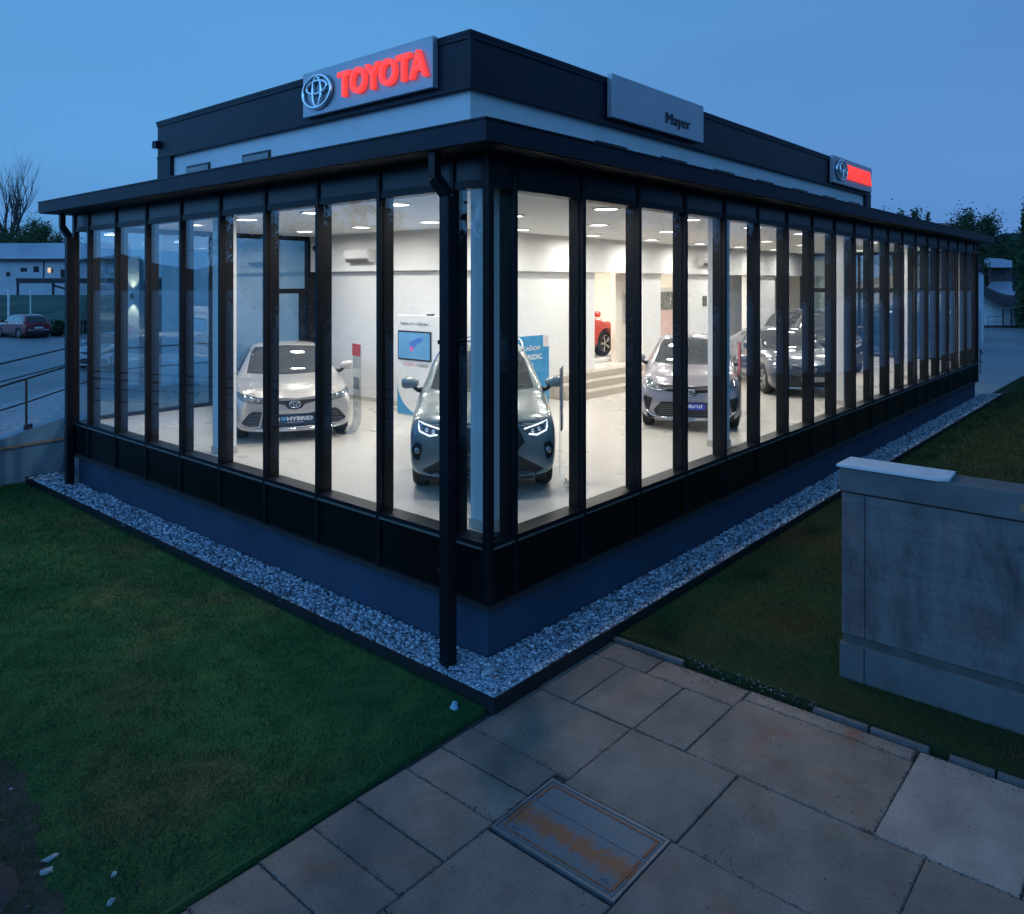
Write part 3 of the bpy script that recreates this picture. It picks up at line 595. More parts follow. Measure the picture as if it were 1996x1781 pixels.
b = MB(); b.box(X0-0.045, X1+0.02, Y0-0.05, Y0+0.06, PB-0.012, PB+0.04); b.box(X0-0.05, X0+0.06, Y0+0.06, Y1+0.05, PB-0.012, PB+0.04); P(b, 'base_rail', mat('base_trim', (0.05,0.052,0.055), 0.45, metal=0.5))
# drain pipes at both ends of the left facade
def downpipe(y, label, x):
    t = thing('downpipe', label, 'drainpipe', (5.30, y, 0.13), group='square black downpipes', world=True)
    w = 0.125
    b = MB(); b.box(x-w/2, x+w/2, y-w/2, y+w/2, 0.08, 4.62); b.build('pipe', M['frame'], t, bevel=0.008)
    b = MB(); b.bar((x, y, 4.62), (x-0.09, y+0.09, 4.80), .105, .105, up=(0,1,0)); b.box(x-.135, x-.045, y+0.045, y+0.135, 4.785, SO-0.012); b.build('elbow', M['frame'], t, bevel=0.004)
    b = MB(); pass
    for z_ in (1.02, 3.22):
        b = MB(); b.box(x-w/2-0.008, x+w/2+0.008, y-w/2-0.008, y+w/2+0.008, z_-.02, z_+.02); b.bar((x, y, z_), (X0-0.03, y, z_), 0.03); b.build('bracket', M['frame'], t)
    return t
downpipe(5.40, 'black square downpipe in front of the near corner of the glazing', 5.20)
downpipe(15.42, 'black square downpipe at the far left end of the glazing', 5.355)

# columns inside
cw = 0.125
for (x, y) in ((5.92,5.56),(11.2,5.56),(16.75,5.56),(22.3,5.56),(27.95,5.56),(5.95,11.0)):
    b = MB(); b.box(x-cw, x+cw, y-cw, y+cw, FL, CE); c = P(b, 'column', M['inwall'], bevel=0.006)
    b = MB(); b.box(x-cw-0.012, x+cw+0.012, y-cw-0.012, y+cw+0.012, FL, FL+0.10); q = b.build('skirting', M['skirt'], c); q.location = (0,0,0)

# inner walls: west face x = XB (y YB..Y1), south face y = YB with openings and beam
b = MB(); b.box(XB, XB+0.2, YB+0.2, 23.0, FL-0.3, CE+0.02); P(b, 'inner_wall', M['inwall'])
segs = [(XB, 15.4), (17.6, 18.5), (20.0, 22.4), (24.0, 26.2)]
for (a, c) in segs:
    b = MB(); b.box(a, c, YB, YB+0.2, FL-0.1, CE+0.02); P(b, 'inner_wall', M['inwall'])
    b = MB(); b.box(a, c, YB-0.015, YB-0.001, FL, FL+0.08); P(b, 'skirting', M['skirt'])
b = MB(); b.box(XB-0.015, XB-0.001, YB-0.015, Y1-0.1, FL, FL+0.08); P(b, 'skirting', M['skirt'])
b = MB(); b.box(XB-0.16, XB-0.001, YB-0.16, Y1-0.1, 4.04, CE); b.box(XB-0.001, X1-0.2, YB-0.16, YB-0.001, 4.04, CE); P(b, 'beam', M['inwall'])
b = MB()
for (a, c) in ((15.4,17.6),(18.5,20.0),(22.4,24.0),(26.2,28.3)): b.box(a, c, YB, YB+0.2, 4.04, CE)
P(b, 'lintel', M['inwall'])
# raised back room
RF = FL+0.46
b = MB(); b.box(XB+0.2, 34, YB+0.0, 17.0, RF-0.2, RF); P(b, 'raised_floor', M['floor'])
b = MB(); b.box(12.4, 34, 14.6, 14.75, RF, CE); P(b, 'back_room_wall', M['warmwall'])
b = MB(); b.box(33.9, 34, YB, 14.6, RF, CE); P(b, 'back_room_wall', M['warmwall'])
b = MB(); b.box(12.4, 12.55, YB+0.2, 14.6, RF, CE); P(b, 'back_room_wall', M['warmwall'])
b = MB(); b.box(XB+0.2, 34, YB+0.2, 17, CE-0.1, CE+0.02); P(b, 'back_room_ceiling', M['inwall'])
b = MB(); b.box(17.13,18.45,11.45,11.6,RF,CE-0.1); P(b, 'partition', M['warmwall'])
for i in range(3):
    b = MB(); b.box(13.4+0.0*i, 17.75, YB-0.92+i*0.31, YB-0.62+i*0.31 if i < 2 else YB-0.001, FL+0.001, FL+0.153*(i+1)); P(b, 'step', mat('stone_step', (0.50,0.45,0.38), 0.45, var=0.06), bevel=0.006)
# end wall of the left wing: glazing facing south between x0 and XB at y = 15.5
YE = Y1-0.06
def endframe(parts): 
    b = MB()
    for q in parts: b.box(*q)
    return b
fw = 0.07
P(endframe([(X0+0.3,XB,YE-0.05,YE+0.05,FL,FL+0.07),(X0+0.3,XB,YE-0.05,YE+0.05,CE-0.1,CE),(8.03,8.12,YE-0.06,YE+0.06,FL+0.07,CE-0.1),(X0+0.3,X0+0.36,YE-0.05,YE+0.05,FL+0.07,CE-0.1),(9.35,9.5,YE-0.07,YE+0.07,FL+0.07,CE-0.1),(10.35,XB-0.001,YE-0.07,YE+0.07,FL+0.07,CE-0.1),(9.5,10.35,YE-0.06,YE+0.06,3.55,3.66),(10.18,10.27,YE-0.05,YE+0.05,FL+0.07,3.55)]), 'end_frame', M['frame'])
for (a, c, z0, z1) in ((X0+0.36,8.03,FL+0.07,CE-0.1),(8.12,9.35,FL+0.07,CE-0.1),(9.5,10.35,3.66,CE-0.1),(9.5,10.18,FL+0.07,3.55)):
    b = MB(); b.box(a, c, YE-0.01, YE+0.014, z0, z1); P(b, 'window_pane', M['endglass'])
# end wall of right wing: x = X1
XE = X1-0.07
b = MB()
for y in (5.3, 6.45, 7.6, 8.75, 9.9, 10.8): b.box(XE-0.05, XE+0.05, y-0.035, y+0.035, FL, CE)
b.box(XE-0.04, XE+0.04, 5.3, 10.8, 3.45, 3.6); b.box(XE-0.04, XE+0.04, 5.3, 10.8, FL, FL+0.07); b.box(XE-0.04, XE+0.04, 5.3, 10.8, CE-0.1, CE)
P(b, 'end_frame', M['frame'])
for y0 in (5.3, 6.45, 7.6, 8.75, 9.9):
    b = MB(); b.box(XE-0.01, XE+0.01, y0+0.035, min(y0+1.115, 10.765), FL+0.07, CE-0.1); P(b, 'window_pane', M['endglass'])

# upper block
UX, UY, UXE, UYE = 10.4, 10.2, 34.6, 23.1
b = MB(); b.box(UX+0.12, UXE-0.12, UY+0.12, UYE-0.12, RT-0.03, 7.5); P(b, 'upper_wall', M['render'])
b = MB(); b.box(UX+0.12, UX+0.42, 16.9, UYE, -0.06, RT-0.03); P(b, 'rear_wall', M['render'])
b = MB(); b.box(UX, UXE, UY, UYE, 7.47, 8.46); P(b, 'parapet', mat('parapet_cladding', (0.008,0.009,0.021), 0.5, var=0.25, scale=0.8, spec=0.25))
b = MB()
b.box(UX-0.03, UX-0.001, UY-0.03, UYE, 8.38, 8.46); b.box(UX-0.001, UXE, UY-0.03, UY-0.001, 8.38, 8.46)
b.box(UX-0.03, UX-0.001, UY-0.03, UYE, 7.44, 7.49); b.box(UX-0.001, UXE, UY-0.03, UY-0.001, 7.44, 7.49)
b.box(UX-0.03, UX-0.001, UY-0.03, UY+0.06, 7.49, 8.38); b.box(UX-0.001, UX+0.07, UY-0.03, UY-0.001, 7.49, 8.38)
b.box(UX-0.04, UXE+0.02, UY-0.04, UYE+0.02, 8.461, 8.53); P(b, 'parapet_trim', M['fascia'])
b = MB(); b.box(UX-0.01, UX+0.1, 22.3, UYE, RT, 7.44); P(b, 'side_pier', M['fascia'])
b = MB(); b.box(33.95, UXE, UY-0.01, UY+0.1, RT, 7.44); P(b, 'side_pier', M['fascia'])
b = MB(); b.box(UX-0.14, UX, UYE-0.2, UYE+0.06, 7.75, 7.95); P(b, 'overflow_spout', M['fascia'])
wm = mat('dark_window', (0.03,0.045,0.06), 0.08, var=0.1, spec=0.8)
def upwin(name, bx):
    b = MB(); b.box(*bx); w_ = P(b, name, M['frame']); return w_
for (a, c) in ((20.2,21.5),(17.2,18.5)):
    b = MB(); b.box(UX+0.085, UX+0.14, a, c, 6.2, 7.08); w_ = P(b, 'upper_window', M['frame'])
    b = MB(); b.box(UX+0.075, UX+0.084, a+0.06, c-0.06, 6.26, 7.02); q = b.build('pane', wm, w_); q.location = (0,0,0)
for i in range(7):
    a = 14.6+2.93*i
    b = MB(); b.box(a, a+1.3, UY+0.085, UY+0.14, 6.2, 7.06); w_ = P(b, 'upper_window', M['frame'])
    b = MB(); b.box(a+0.06, a+1.24, UY+0.075, UY+0.084, 6.26, 7.0); q = b.build('pane', wm, w_); q.location = (0,0,0)

# ------------------------------------------------------------------ signs
s1 = thing('lit_sign', 'silver sign with glowing red letters and oval emblem facing left, above the left facade', 'sign', (10.3, 13.2, 7.6), world=True)
b = MB(); b.box(10.25, 10.39, 11.07, 15.42, 7.57, 8.57); b.build('panel', M['silver'], s1, bevel=0.008)
put_text('TOYOTA', 'lettering', M['redlit'], s1, (10.20, 12.58, 8.07), (0,-1,0), size=0.8, ext=0.045, bold=0.02, fit=(2.84, 0.55))
emblem_mb((10.20, 14.80, 8.07), (0,-1,0), 1.05, 0.72, 0.045).build('emblem', M['chrome'], s1, smooth=True)
s3 = thing('lit_sign', 'small looking silver sign with glowing red letters at the far right roof end', 'sign', (31.7, 10.1, 7.6), world=True)
b = MB(); b.box(29.5, 34.1, 10.02, 10.16, 7.56, 8.56); b.build('panel', M['silver'], s3, bevel=0.008)
put_text('TOYOTA', 'lettering', M['redlit'], s3, (32.35, 9.97, 8.07), (1,0,0), size=0.8, ext=0.045, bold=0.02, fit=(2.95, 0.56))
emblem_mb((30.28, 9.97, 8.07), (1,0,0), 1.15, 0.74, 0.045).build('emblem', M['chrome'], s3, smooth=True)
s2 = thing('dealer_sign', 'plain silver sign reading Mayer in dark letters in the middle of the roof band', 'sign', (17, 10.1, 7.6), world=True)
b = MB(); b.box(14.85, 19.28, 10.02, 10.16, 7.6, 8.6); b.build('panel', M['silver'], s2, bevel=0.008)
put_text('Mayer', 'lettering', mat('navy_letters', (0.01,0.012,0.03), 0.4), s2, (17.89, 10.0, 7.93), (1,0,0), size=0.5, ext=0.012, bold=0.0, fit=(1.25, 0.36))

# ------------------------------------------------------------------ ceiling lights (each with its own lamp)
LAMP = bpy.data.lights.new('downlight', 'AREA'); LAMP.shape = 'DISK'; LAMP.size = 0.34; LAMP.energy = 34; LAMP.color = (1.0, 0.958, 0.905); LAMP.spread = math.radians(175)
t0 = thing('ceiling_light', 'x', 'ceiling light', (0,0,CE), group='round ceiling lights in the showroom')
b = MB(); b.lathe([(0.19,0),(0.205,-0.004),(0.20,-0.018),(0.172,-0.020),(0.172,-0.004)], 24); b.build('ring', M['white'], t0, smooth=True)
b = MB(); b.lathe([(0.0,-0.010),(0.172,-0.010)], 24); b.build('diffuser', M['lampwhite'], t0)
lo = bpy.data.objects.new('lamp', LAMP); COL.objects.link(lo); lo.parent = t0; lo.location = (0,0,-0.05)
LP = []
for y in (8.05, 9.95, 11.85, 13.7): LP += [(6.8, y), (9.15, y)]
for x in [6.75, 9.15, 11.6, 14.05, 16.5, 19.0, 21.4, 23.9, 26.4]:
    for y in (6.28, 8.12, 9.98):
        if (x < 9.5 and y > 7): continue
        LP.append((x, y))
ORD = ['first','second','third','fourth','fifth','sixth','seventh','eighth','ninth']
def ll(x, y):
    if y > 7 and x < 10.5 and (x, y) not in ((9.15, 6.28),) and (x in (6.8, 9.15)):
        k = [8.05, 9.95, 11.85, 13.7].index(y)
        return '%s ceiling light from the corner, %s row, left wing' % (ORD[k], 'window' if x < 8 else 'wall')
    k = [6.75, 9.15, 11.6, 14.05, 16.5, 19.0, 21.4, 23.9, 26.4].index(x)
    return '%s ceiling light from the corner, %s row, right wing' % (ORD[k], {6.28:'window', 8.12:'middle', 9.98:'inner wall'}[y])
for i, (x, y) in enumerate(LP):
    o = t0 if i == 0 else copy_tree(t0); o.location = (x, y, CE-0.001); o['label'] = ll(x, y)
BL = LAMP.copy(); BL.name = 'back_downlight'; BL.energy = 80; BL.color = (1.0, 0.93, 0.84)
for k, (x, y) in enumerate(((13.6,12.3),(15.9,12.3),(18.9,12.5),(21.3,12.5),(23.6,12.5),(26.2,12.5))):
    o = copy_tree(t0); o.location = (x, y, CE-0.101); o['label'] = '%s round ceiling light from the left in the raised back room' % ORD[k]; o['group'] = 'back room ceiling lights'
    for c_ in o.children:
        if c_.type == 'LIGHT': c_.data = BL

# ------------------------------------------------------------------ cars
def paint(name, c, flake=0.35, rough=0.28):
    m = mat(name, c, rough, metal=flake, var=0.03, scale=1.5, spec=0.5, coat=1.0); return m
M['carglass'] = mat('car_glass', (0.045,0.052,0.058), 0.04, var=0.05, spec=0.9, coat=0.6)
M['lampglass'] = mat('headlamp_glass', (0.20,0.24,0.28), 0.08, metal=0.5, var=0.5, scale=22, spec=0.9, coat=1.0)
M['led'] = emat('led_strip', (0.82, 0.90, 1.0), 1.5)
M['redlamp'] = mat('tail_lamp', (0.30,0.01,0.015), 0.12, var=0.2, coat=1.0)
M['silverpaint'] = mat('silver_trim', (0.6,0.61,0.62), 0.4, metal=0.3, var=0.05)
M['rim'] = mat('alloy', (0.55,0.56,0.58), 0.25, metal=0.9, var=0.05)
M['drim'] = mat('dark_alloy', (0.12,0.125,0.13), 0.3, metal=0.8, var=0.05)
def mesh_from_bm(bm, name, mats, smooth=True):
    me = bpy.data.meshes.new(name); bm.to_mesh(me); bm.free()
    for m in mats: me.materials.append(m)
    if smooth: me.polygons.foreach_set('use_smooth', [True]*len(me.polygons))
    return me
def car_body(S, T):
    """S: list of stations (u, zb, wmax, zsh, wsh, wr, zr, ztop). returns evaluated mesh (metres, front at -y)."""
    bm = bmesh.new(); rings = []; L = S[-1][0]
    for i, (u, zb, wm, zs, ws, wr, zr, zt) in enumerate(S):
        zm = zb + (zs-zb)*0.45
        half = [(0, zb), (wm*0.62, zb), (wm*0.90, zb+0.015), (wm*0.985, zb+0.10), (wm, zm), (wm*0.995, zs-0.16), (wm*0.975, zs-0.05), (ws, zs+0.005),
                (ws-(ws-wr)*0.42+0.012, zs+(zr-zs)*0.45), (wr, zr), (wr*0.82, zr+(zt-zr)*0.62), (wr*0.45, zt-0.004), (0, zt)]
        ring = []
        for (x, z) in half:
            uu = u
            if u < 0.5:
                k = 1-u/0.5
                t = T['nose']; uu = u + k*np.interp(z, t[0], t[1]) + k*T['curve']*(x/T['w'])**2
            if u > L-0.4:
                k = 1-(L-u)/0.4; uu = u - k*0.16*(x/T['w'])**2 - k*np.interp(z, [0.2,0.5,0.9,1.3], [0.10,0.0,0.03,0.18])
            ring.append((x, uu, z))
        row = [bm.verts.new((x, y-L/2, z)) for (x, y, z) in ring] + [bm.verts.new((-x, y-L/2, z)) for (x, y, z) in ring[-2:0:-1]]
        rings.append(row)
    n = len(rings[0])
    for a, b in zip(rings, rings[1:]):
        for k in range(n): bm.faces.new((a[k], a[(k+1) % n], b[(k+1) % n], b[k]))
    for row, flip in ((rings[0], True), (rings[-1], False)):
        h = (n+2)//2
        for k in range(h-1):
            l0, l1 = k, k+1; r0, r1 = (n-k) % n, (n-k-1) % n
            vs = []
            for q in (row[l0], row[l1], row[r1], row[r0]):
                if q not in vs: vs.append(q)
            if len(vs) > 2:
                if flip: vs.reverse()
                try: bm.faces.new(vs)
                except ValueError: pass
    bmesh.ops.recalc_face_normals(bm, faces=bm.faces)
    me = bpy.data.meshes.new('b'); bm.to_mesh(me); bm.free()
    o = bpy.data.objects.new('b', me); COL.objects.link(o)
    md = o.modifiers.new('s', 'SUBSURF'); md.levels = 2; md.render_levels = 2
    cut = []
    for ax in T['axles']:
        for sx in (-1, 1):
            mb = MB(); r = T['wr']+0.055
            mb.lathe([(0, -0.20), (r, -0.20), (r, 0.20), (0, 0.20)], 32, 'X', (sx*(T['w']-0.04), ax-L/2, T['wr']))
            co = mb.build('cut', M['black']); cut.append(co)
            q = o.modifiers.new('c', 'BOOLEAN'); q.operation = 'DIFFERENCE'; q.object = co; q.solver = 'EXACT'
    dg = bpy.context.evaluated_depsgraph_get(); dg.update()
    ev = bpy.data.meshes.new_from_object(o.evaluated_get(dg))
    # smooth closed version for projecting details
    for m_ in list(o.modifiers)[1:]: o.modifiers.remove(m_)
    dg.update(); pv = bpy.data.meshes.new_from_object(o.evaluated_get(dg))
    bm = bmesh.new(); bm.from_mesh(pv); bvh = BVHTree.FromBMesh(bm); bm.free()
    for c in cut+[o]: bpy.data.objects.remove(c)
    return ev, bvh
def project(bvh, poly, axis, off, thick=0.012, step=0.045, sgn=1):
    """poly 2-D (a,z); axis 'F' front (a=x), 'S' side (a=u local y), 'R' rear. Returns MB draped over the body."""
    bm = bmesh.new(); vs = [bm.verts.new((a, z, 0)) for a, z in poly]; bm.faces.new(vs)
    xs = [p[0] for p in poly]; zs = [p[1] for p in poly]
    for i in range(1, int((max(xs)-min(xs))/step)+1):
        bmesh.ops.bisect_plane(bm, geom=bm.verts[:]+bm.edges[:]+bm.faces[:], plane_co=(min(xs)+i*step, 0, 0), plane_no=(1,0,0))
    for i in range(1, int((max(zs)-min(zs))/step)+1):
        bmesh.ops.bisect_plane(bm, geom=bm.verts[:]+bm.edges[:]+bm.faces[:], plane_co=(0, min(zs)+i*step, 0), plane_no=(0,1,0))
    bmesh.ops.triangulate(bm, faces=[f for f in bm.faces if len(f.verts) > 4])
    bad = []
    pos = {}
    for v in bm.verts:
        a, z = v.co.x, v.co.y
        if axis == 'F': o, d = Vector((a, -9, z)), Vector((0, 1, 0))
        elif axis == 'R': o, d = Vector((a, 9, z)), Vector((0, -1, 0))
        else: o, d = Vector((sgn*4, a, z)), Vector((-sgn, 0, 0))
        h = bvh.ray_cast(o, d)
        if h[0] is None: bad.append(v); continue
        nn = h[1] if h[1].dot(d) < 0 else -h[1]
        v.co = h[0] + nn*off
    bmesh.ops.delete(bm, geom=bad, context='VERTS')
    bmesh.ops.recalc_face_normals(bm, faces=bm.faces)
    return bm
def patch(bvh, poly, axis, m, name, parent, off=0.006, sgn=1, step=0.045):
    bm = project(bvh, poly, axis, off, sgn=sgn, step=step)
    if not bm.faces: bm.free(); return None
    me = mesh_from_bm(bm, name, [m]); return link(name, me, parent)
def hit(bvh, x, z, off=0.0):
    h = bvh.ray_cast(Vector((x, -9, z)), Vector((0, 1, 0))); 
    return (h[0] + Vector((0, -off, 0))) if h[0] is not None else Vector((x, 0, z))
def tube_on(bvh, pts, r, m, name, parent, off=0.01):
    P2 = []
    for (a, b_) in zip(pts, pts[1:]):
        k = max(1, int(math.hypot(b_[0]-a[0], b_[1]-a[1])/0.05))
        P2 += [(a[0]+(b_[0]-a[0])*i/k, a[1]+(b_[1]-a[1])*i/k) for i in range(k)]
    P2.append(pts[-1])
    mb = MB(); mb.tube([hit(bvh, x, z, off) for x, z in P2], r, 6); return mb.build(name, m, parent, smooth=True)
def make_wheel(parent, x, y, r, sgn, dark=False, spokes=5):
    w = 0.215
    mb = MB(); mb.lathe([(r*0.66, -w/2), (r*0.90, -w/2), (r*0.985, -w/2+0.03), (r, -w/4), (r, w/4), (r*0.985, w/2-0.03), (r*0.90, w/2), (r*0.66, w/2), (r*0.62, 0), (r*0.66, -w/2)], 36, 'X')
    t = mb.build('wheel', M['rubber'], parent, smooth=True); t.location = (x, y, r)
    mb = MB(); R0 = r*0.67; s = sgn
    mb.lathe([(R0, s*0.10), (R0*0.93, s*0.105), (R0*0.90, s*0.06), (R0*0.90, -s*0.09)], 36, 'X')
    mb.lathe([(0, s*0.085), (0.05, s*0.085), (0.06, s*0.06), (0.02, s*0.03), (0, s*0.03)], 16, 'X')
    for k in range(spokes):
        a = 2*PI*k/spokes
        for da in (-0.13, 0.13):
            mb.bar((s*0.075, 0.04*math.cos(a), 0.04*math.sin(a)), (s*0.088, R0*0.94*math.cos(a+da), R0*0.94*math.sin(a+da)), 0.028, 0.034, up=(1,0,0))
    rim = mb.build('rim', M['drim'] if dark else M['rim'], t, smooth=False)
    mb = MB(); mb.lathe([(0, s*0.0), (R0*0.9, s*0.0)], 28, 'X'); mb.build('brake_disc', M['black'], t)
    return t
def mirror_poly(p): return [(-x, z) for x, z in reversed(p)]
STY = {
 'sedan': dict(L=4.88, w=0.92, wr=0.335, axles=(0.95, 3.78), curve=0.34, nose=([0.15,0.30,0.48,0.62,0.72,0.80],[0.10,0.02,0.0,0.02,0.07,0.16]),
   S=[(0.0,.20,.80,.66,.70,.55,.70,.72),(0.04,.19,.86,.70,.78,.62,.735,.76),(0.12,.18,.895,.73,.82,.66,.775,.81),(0.30,.17,.91,.78,.84,.68,.83,.86),(0.7,.17,.92,.83,.86,.68,.89,.925),(1.15,.17,.92,.88,.87,.68,.94,.975),(1.38,.17,.92,.91,.87,.68,.97,1.00),(1.52,.17,.92,.93,.87,.72,1.02,1.05),
      (1.95,.17,.92,.95,.86,.64,1.27,1.31),(2.30,.17,.92,.96,.86,.60,1.38,1.42),(2.8,.17,.92,.97,.86,.59,1.40,1.445),(3.4,.17,.92,.98,.86,.58,1.37,1.42),(3.9,.17,.92,1.0,.85,.60,1.22,1.27),(4.3,.18,.915,1.02,.83,.64,1.08,1.11),(4.65,.20,.89,1.0,.78,.62,1.05,1.07),(4.80,.24,.84,.95,.72,.56,1.0,1.02),(4.88,.30,.74,.86,.62,.5,.92,.94)],
   wind=[(-.70,1.00),(-.40,.985),(0,.98),(.40,.985),(.70,1.00),(.60,1.32),(.53,1.375),(0,1.395),(-.53,1.375),(-.60,1.32)], side=[(-.72,1.0),(-.20,1.32),(.3,1.375),(.95,1.34),(1.55,1.08),(1.2,1.01)], mir=(-0.78,1.03)),
 'suv': dict(L=4.6, w=0.93, wr=0.36, axles=(0.93, 3.62), curve=0.26, nose=([0.2,0.35,0.55,0.75,0.88,0.98],[0.14,0.05,0.0,0.01,0.05,0.14]),
   S=[(0.0,.26,.85,.84,.79,.64,.88,.90),(0.04,.25,.895,.88,.83,.68,.92,.945),(0.12,.24,.92,.92,.86,.71,.965,.99),(0.30,.23,.92,.95,.86,.70,.99,1.02),(0.7,.22,.93,.99,.87,.70,1.04,1.075),(1.10,.22,.93,1.02,.88,.71,1.08,1.11),(1.28,.22,.93,1.05,.88,.71,1.11,1.14),(1.40,.22,.93,1.07,.88,.74,1.16,1.19),
      (1.75,.22,.93,1.09,.87,.68,1.42,1.47),(2.05,.22,.93,1.10,.87,.64,1.57,1.62),(2.6,.22,.93,1.11,.87,.63,1.615,1.67),(3.4,.22,.93,1.12,.87,.63,1.60,1.66),(3.9,.22,.93,1.13,.86,.63,1.55,1.61),(4.2,.23,.925,1.12,.84,.66,1.40,1.46),(4.42,.25,.90,1.08,.80,.64,1.15,1.2),(4.54,.3,.86,1.0,.74,.58,1.05,1.08),(4.60,.38,.76,.9,.66,.5,.95,.98)],
   wind=[(-.72,1.15),(-.4,1.125),(0,1.12),(.4,1.125),(.72,1.15),(.62,1.49),(.55,1.565),(0,1.59),(-.55,1.565),(-.62,1.49)], side=[(-.70,1.15),(-.20,1.50),(.2,1.57),(1.4,1.53),(1.75,1.25),(1.5,1.17)], mir=(-0.72,1.17)),
 'cross': dict(L=4.38, w=0.90, wr=0.34, axles=(0.90, 3.54), curve=0.40, nose=([0.2,0.30,0.45,0.65,0.78,0.88],[0.12,0.03,0.0,0.02,0.09,0.20]),
   S=[(0.0,.20,.78,.74,.70,.55,.77,.79),(0.04,.19,.84,.78,.77,.61,.81,.835),(0.12,.18,.88,.82,.81,.65,.86,.89),(0.30,.18,.895,.88,.83,.67,.93,.96),(0.7,.18,.90,.93,.85,.67,.99,1.02),(1.05,.18,.90,.97,.85,.67,1.03,1.055),(1.22,.18,.90,1.00,.85,.68,1.06,1.085),(1.34,.18,.90,1.02,.85,.71,1.10,1.13),
      (1.72,.18,.90,1.04,.84,.64,1.34,1.39),(2.02,.18,.90,1.06,.84,.60,1.47,1.52),(2.5,.18,.90,1.08,.84,.59,1.50,1.555),(3.1,.18,.90,1.11,.83,.57,1.46,1.52),(3.6,.18,.90,1.14,.82,.57,1.36,1.42),(3.95,.20,.89,1.12,.80,.6,1.22,1.27),(4.2,.24,.87,1.06,.76,.6,1.10,1.13),(4.32,.3,.82,.98,.70,.54,1.0,1.03),(4.38,.38,.72,.88,.6,.46,.9,.93)],
   wind=[(-.68,1.09),(-.4,1.07),(0,1.065),(.4,1.07),(.68,1.09),(.58,1.39),(.51,1.465),(0,1.49),(-.51,1.465),(-.58,1.39)], side=[(-.66,1.10),(-.15,1.40),(.3,1.46),(.95,1.40),(1.3,1.24),(1.0,1.15)], mir=(-0.70,1.12)),
}
_cache = {}
def body_of(style):
    if style not in _cache: _cache[style] = car_body(STY[style]['S'], STY[style])
    ev, bvh = _cache[style]; return ev.copy(), bvh
def make_car(name, style, pm, label, cat, front, heading, detail, dark_rim=False, rails=False, spokes=5, z=FL, xs=1.0):
    T = STY[style]; L = T['L']; h = Vector((heading[0], heading[1], 0)).normalized()
    base = Vector((front[0], front[1], z)) - h*(L/2)
    root = thing(name, label, cat, base, math.atan2(h.x, -h.y))
    ev, bvh = body_of(style); ev.name = 'body'; ev.materials.clear(); ev.materials.append(pm)
    ev.polygons.foreach_set('use_smooth', [True]*len(ev.polygons))
    body = link('body', ev, root)
    mb = MB(); mb.box(-T['w']*0.86, T['w']*0.86, -L/2+0.35, L/2-0.3, 0.19, 0.5); mb.build('underbody', M['black'], root)
    patch(bvh, T['wind'], 'F', M['carglass'], 'windscreen', root, 0.004)
    rw = [(x*0.92, z_-0.02) for x, z_ in T['wind']]
    patch(bvh, rw, 'R', M['carglass'], 'rear_window', root, 0.004)
    for s in (-1, 1):
        patch(bvh, T['side'], 'S', M['carglass'], 'side_window', root, 0.004, sgn=s)
        sd = T['side']; wn = patch(bvh, [(0.28, 1.03 if style == 'sedan' else 1.2), (0.34, 1.03 if style == 'sedan' else 1.2), (0.36, 1.42 if style == 'sedan' else 1.5), (0.30, 1.42 if style == 'sedan' else 1.5)], 'S', M['black'], 'door_pillar', root, 0.007, sgn=s)
        zs = 0.55
        for u in (T['axles'][0]+0.55-L/2, 0.32, T['axles'][1]-0.42-L/2):
            patch(bvh, [(u, 0.30), (u+0.008, 0.30), (u+0.008, sd[0][1]-0.04), (u, sd[0][1]-0.04)], 'S', M['black'], 'door_seam', root, 0.002, sgn=s)
        for u in (0.02, 1.0):
            patch(bvh, [(u, sd[0][1]-0.14), (u+0.17, sd[0][1]-0.13), (u+0.17, sd[0][1]-0.105), (u, sd[0][1]-0.115)], 'S', M['chrome'] if not dark_rim else pm, 'door_handle', root, 0.02, sgn=s)
        patch(bvh, [(-L/2+1.3, 0.22), (L/2-1.2, 0.22), (L/2-1.2, 0.32), (-L/2+1.3, 0.32)], 'S', M['black'], 'sill_cladding', root, 0.012, sgn=s)
        # door mirror
        my, mz = T['mir']
        mb = MB(); c = (s*(T['w']+0.095), my-0.02, mz+0.03); n = 10
        bm = bmesh.new(); bmesh.ops.create_uvsphere(bm, u_segments=14, v_segments=9, radius=1.0)
        for v in bm.verts:
            x_, y_, z_ = v.co; sq = lambda q: math.copysign(abs(q)**0.7, q)
            v.co = Vector((c[0]+sq(x_)*0.125, c[1]+sq(y_)*0.075+0.02, c[2]+sq(z_)*0.075*(1-0.25*s*sq(x_)*-1)))
        me = mesh_from_bm(bm, 'mirror', [pm]); mo = link('mirror', me, root)
        mb = MB(); mb.tube([(s*(T['w']-0.09), my+0.05, mz-0.08), (s*(T['w']-0.01), my+0.02, mz-0.07), (s*(T['w']+0.05), my, mz-0.02)], [0.045,0.032,0.03], 8); mb.build('mirror_stalk', M['black'], mo, smooth=True)
        for ax in T['axles']:
            make_wheel(root, s*(T['w']-0.125), ax-L/2, T['wr'], s, dark_rim, spokes)
            arch = []
            for k in range(15):
                a = PI*(k/14)*1.05-0.08; arch.append((ax-L/2+(T['wr']+0.075)*math.cos(a), T['wr']+(T['wr']+0.075)*math.sin(a)))
            for k in range(14, -1, -1):
                a = PI*(k/14)*1.05-0.08; arch.append((ax-L/2+(T['wr']+0.045)*math.cos(a), T['wr']+(T['wr']+0.045)*math.sin(a)))
            if style != 'sedan': patch(bvh, arch, 'S', M['black'], 'arch_trim', root, 0.012, sgn=s, step=0.08)
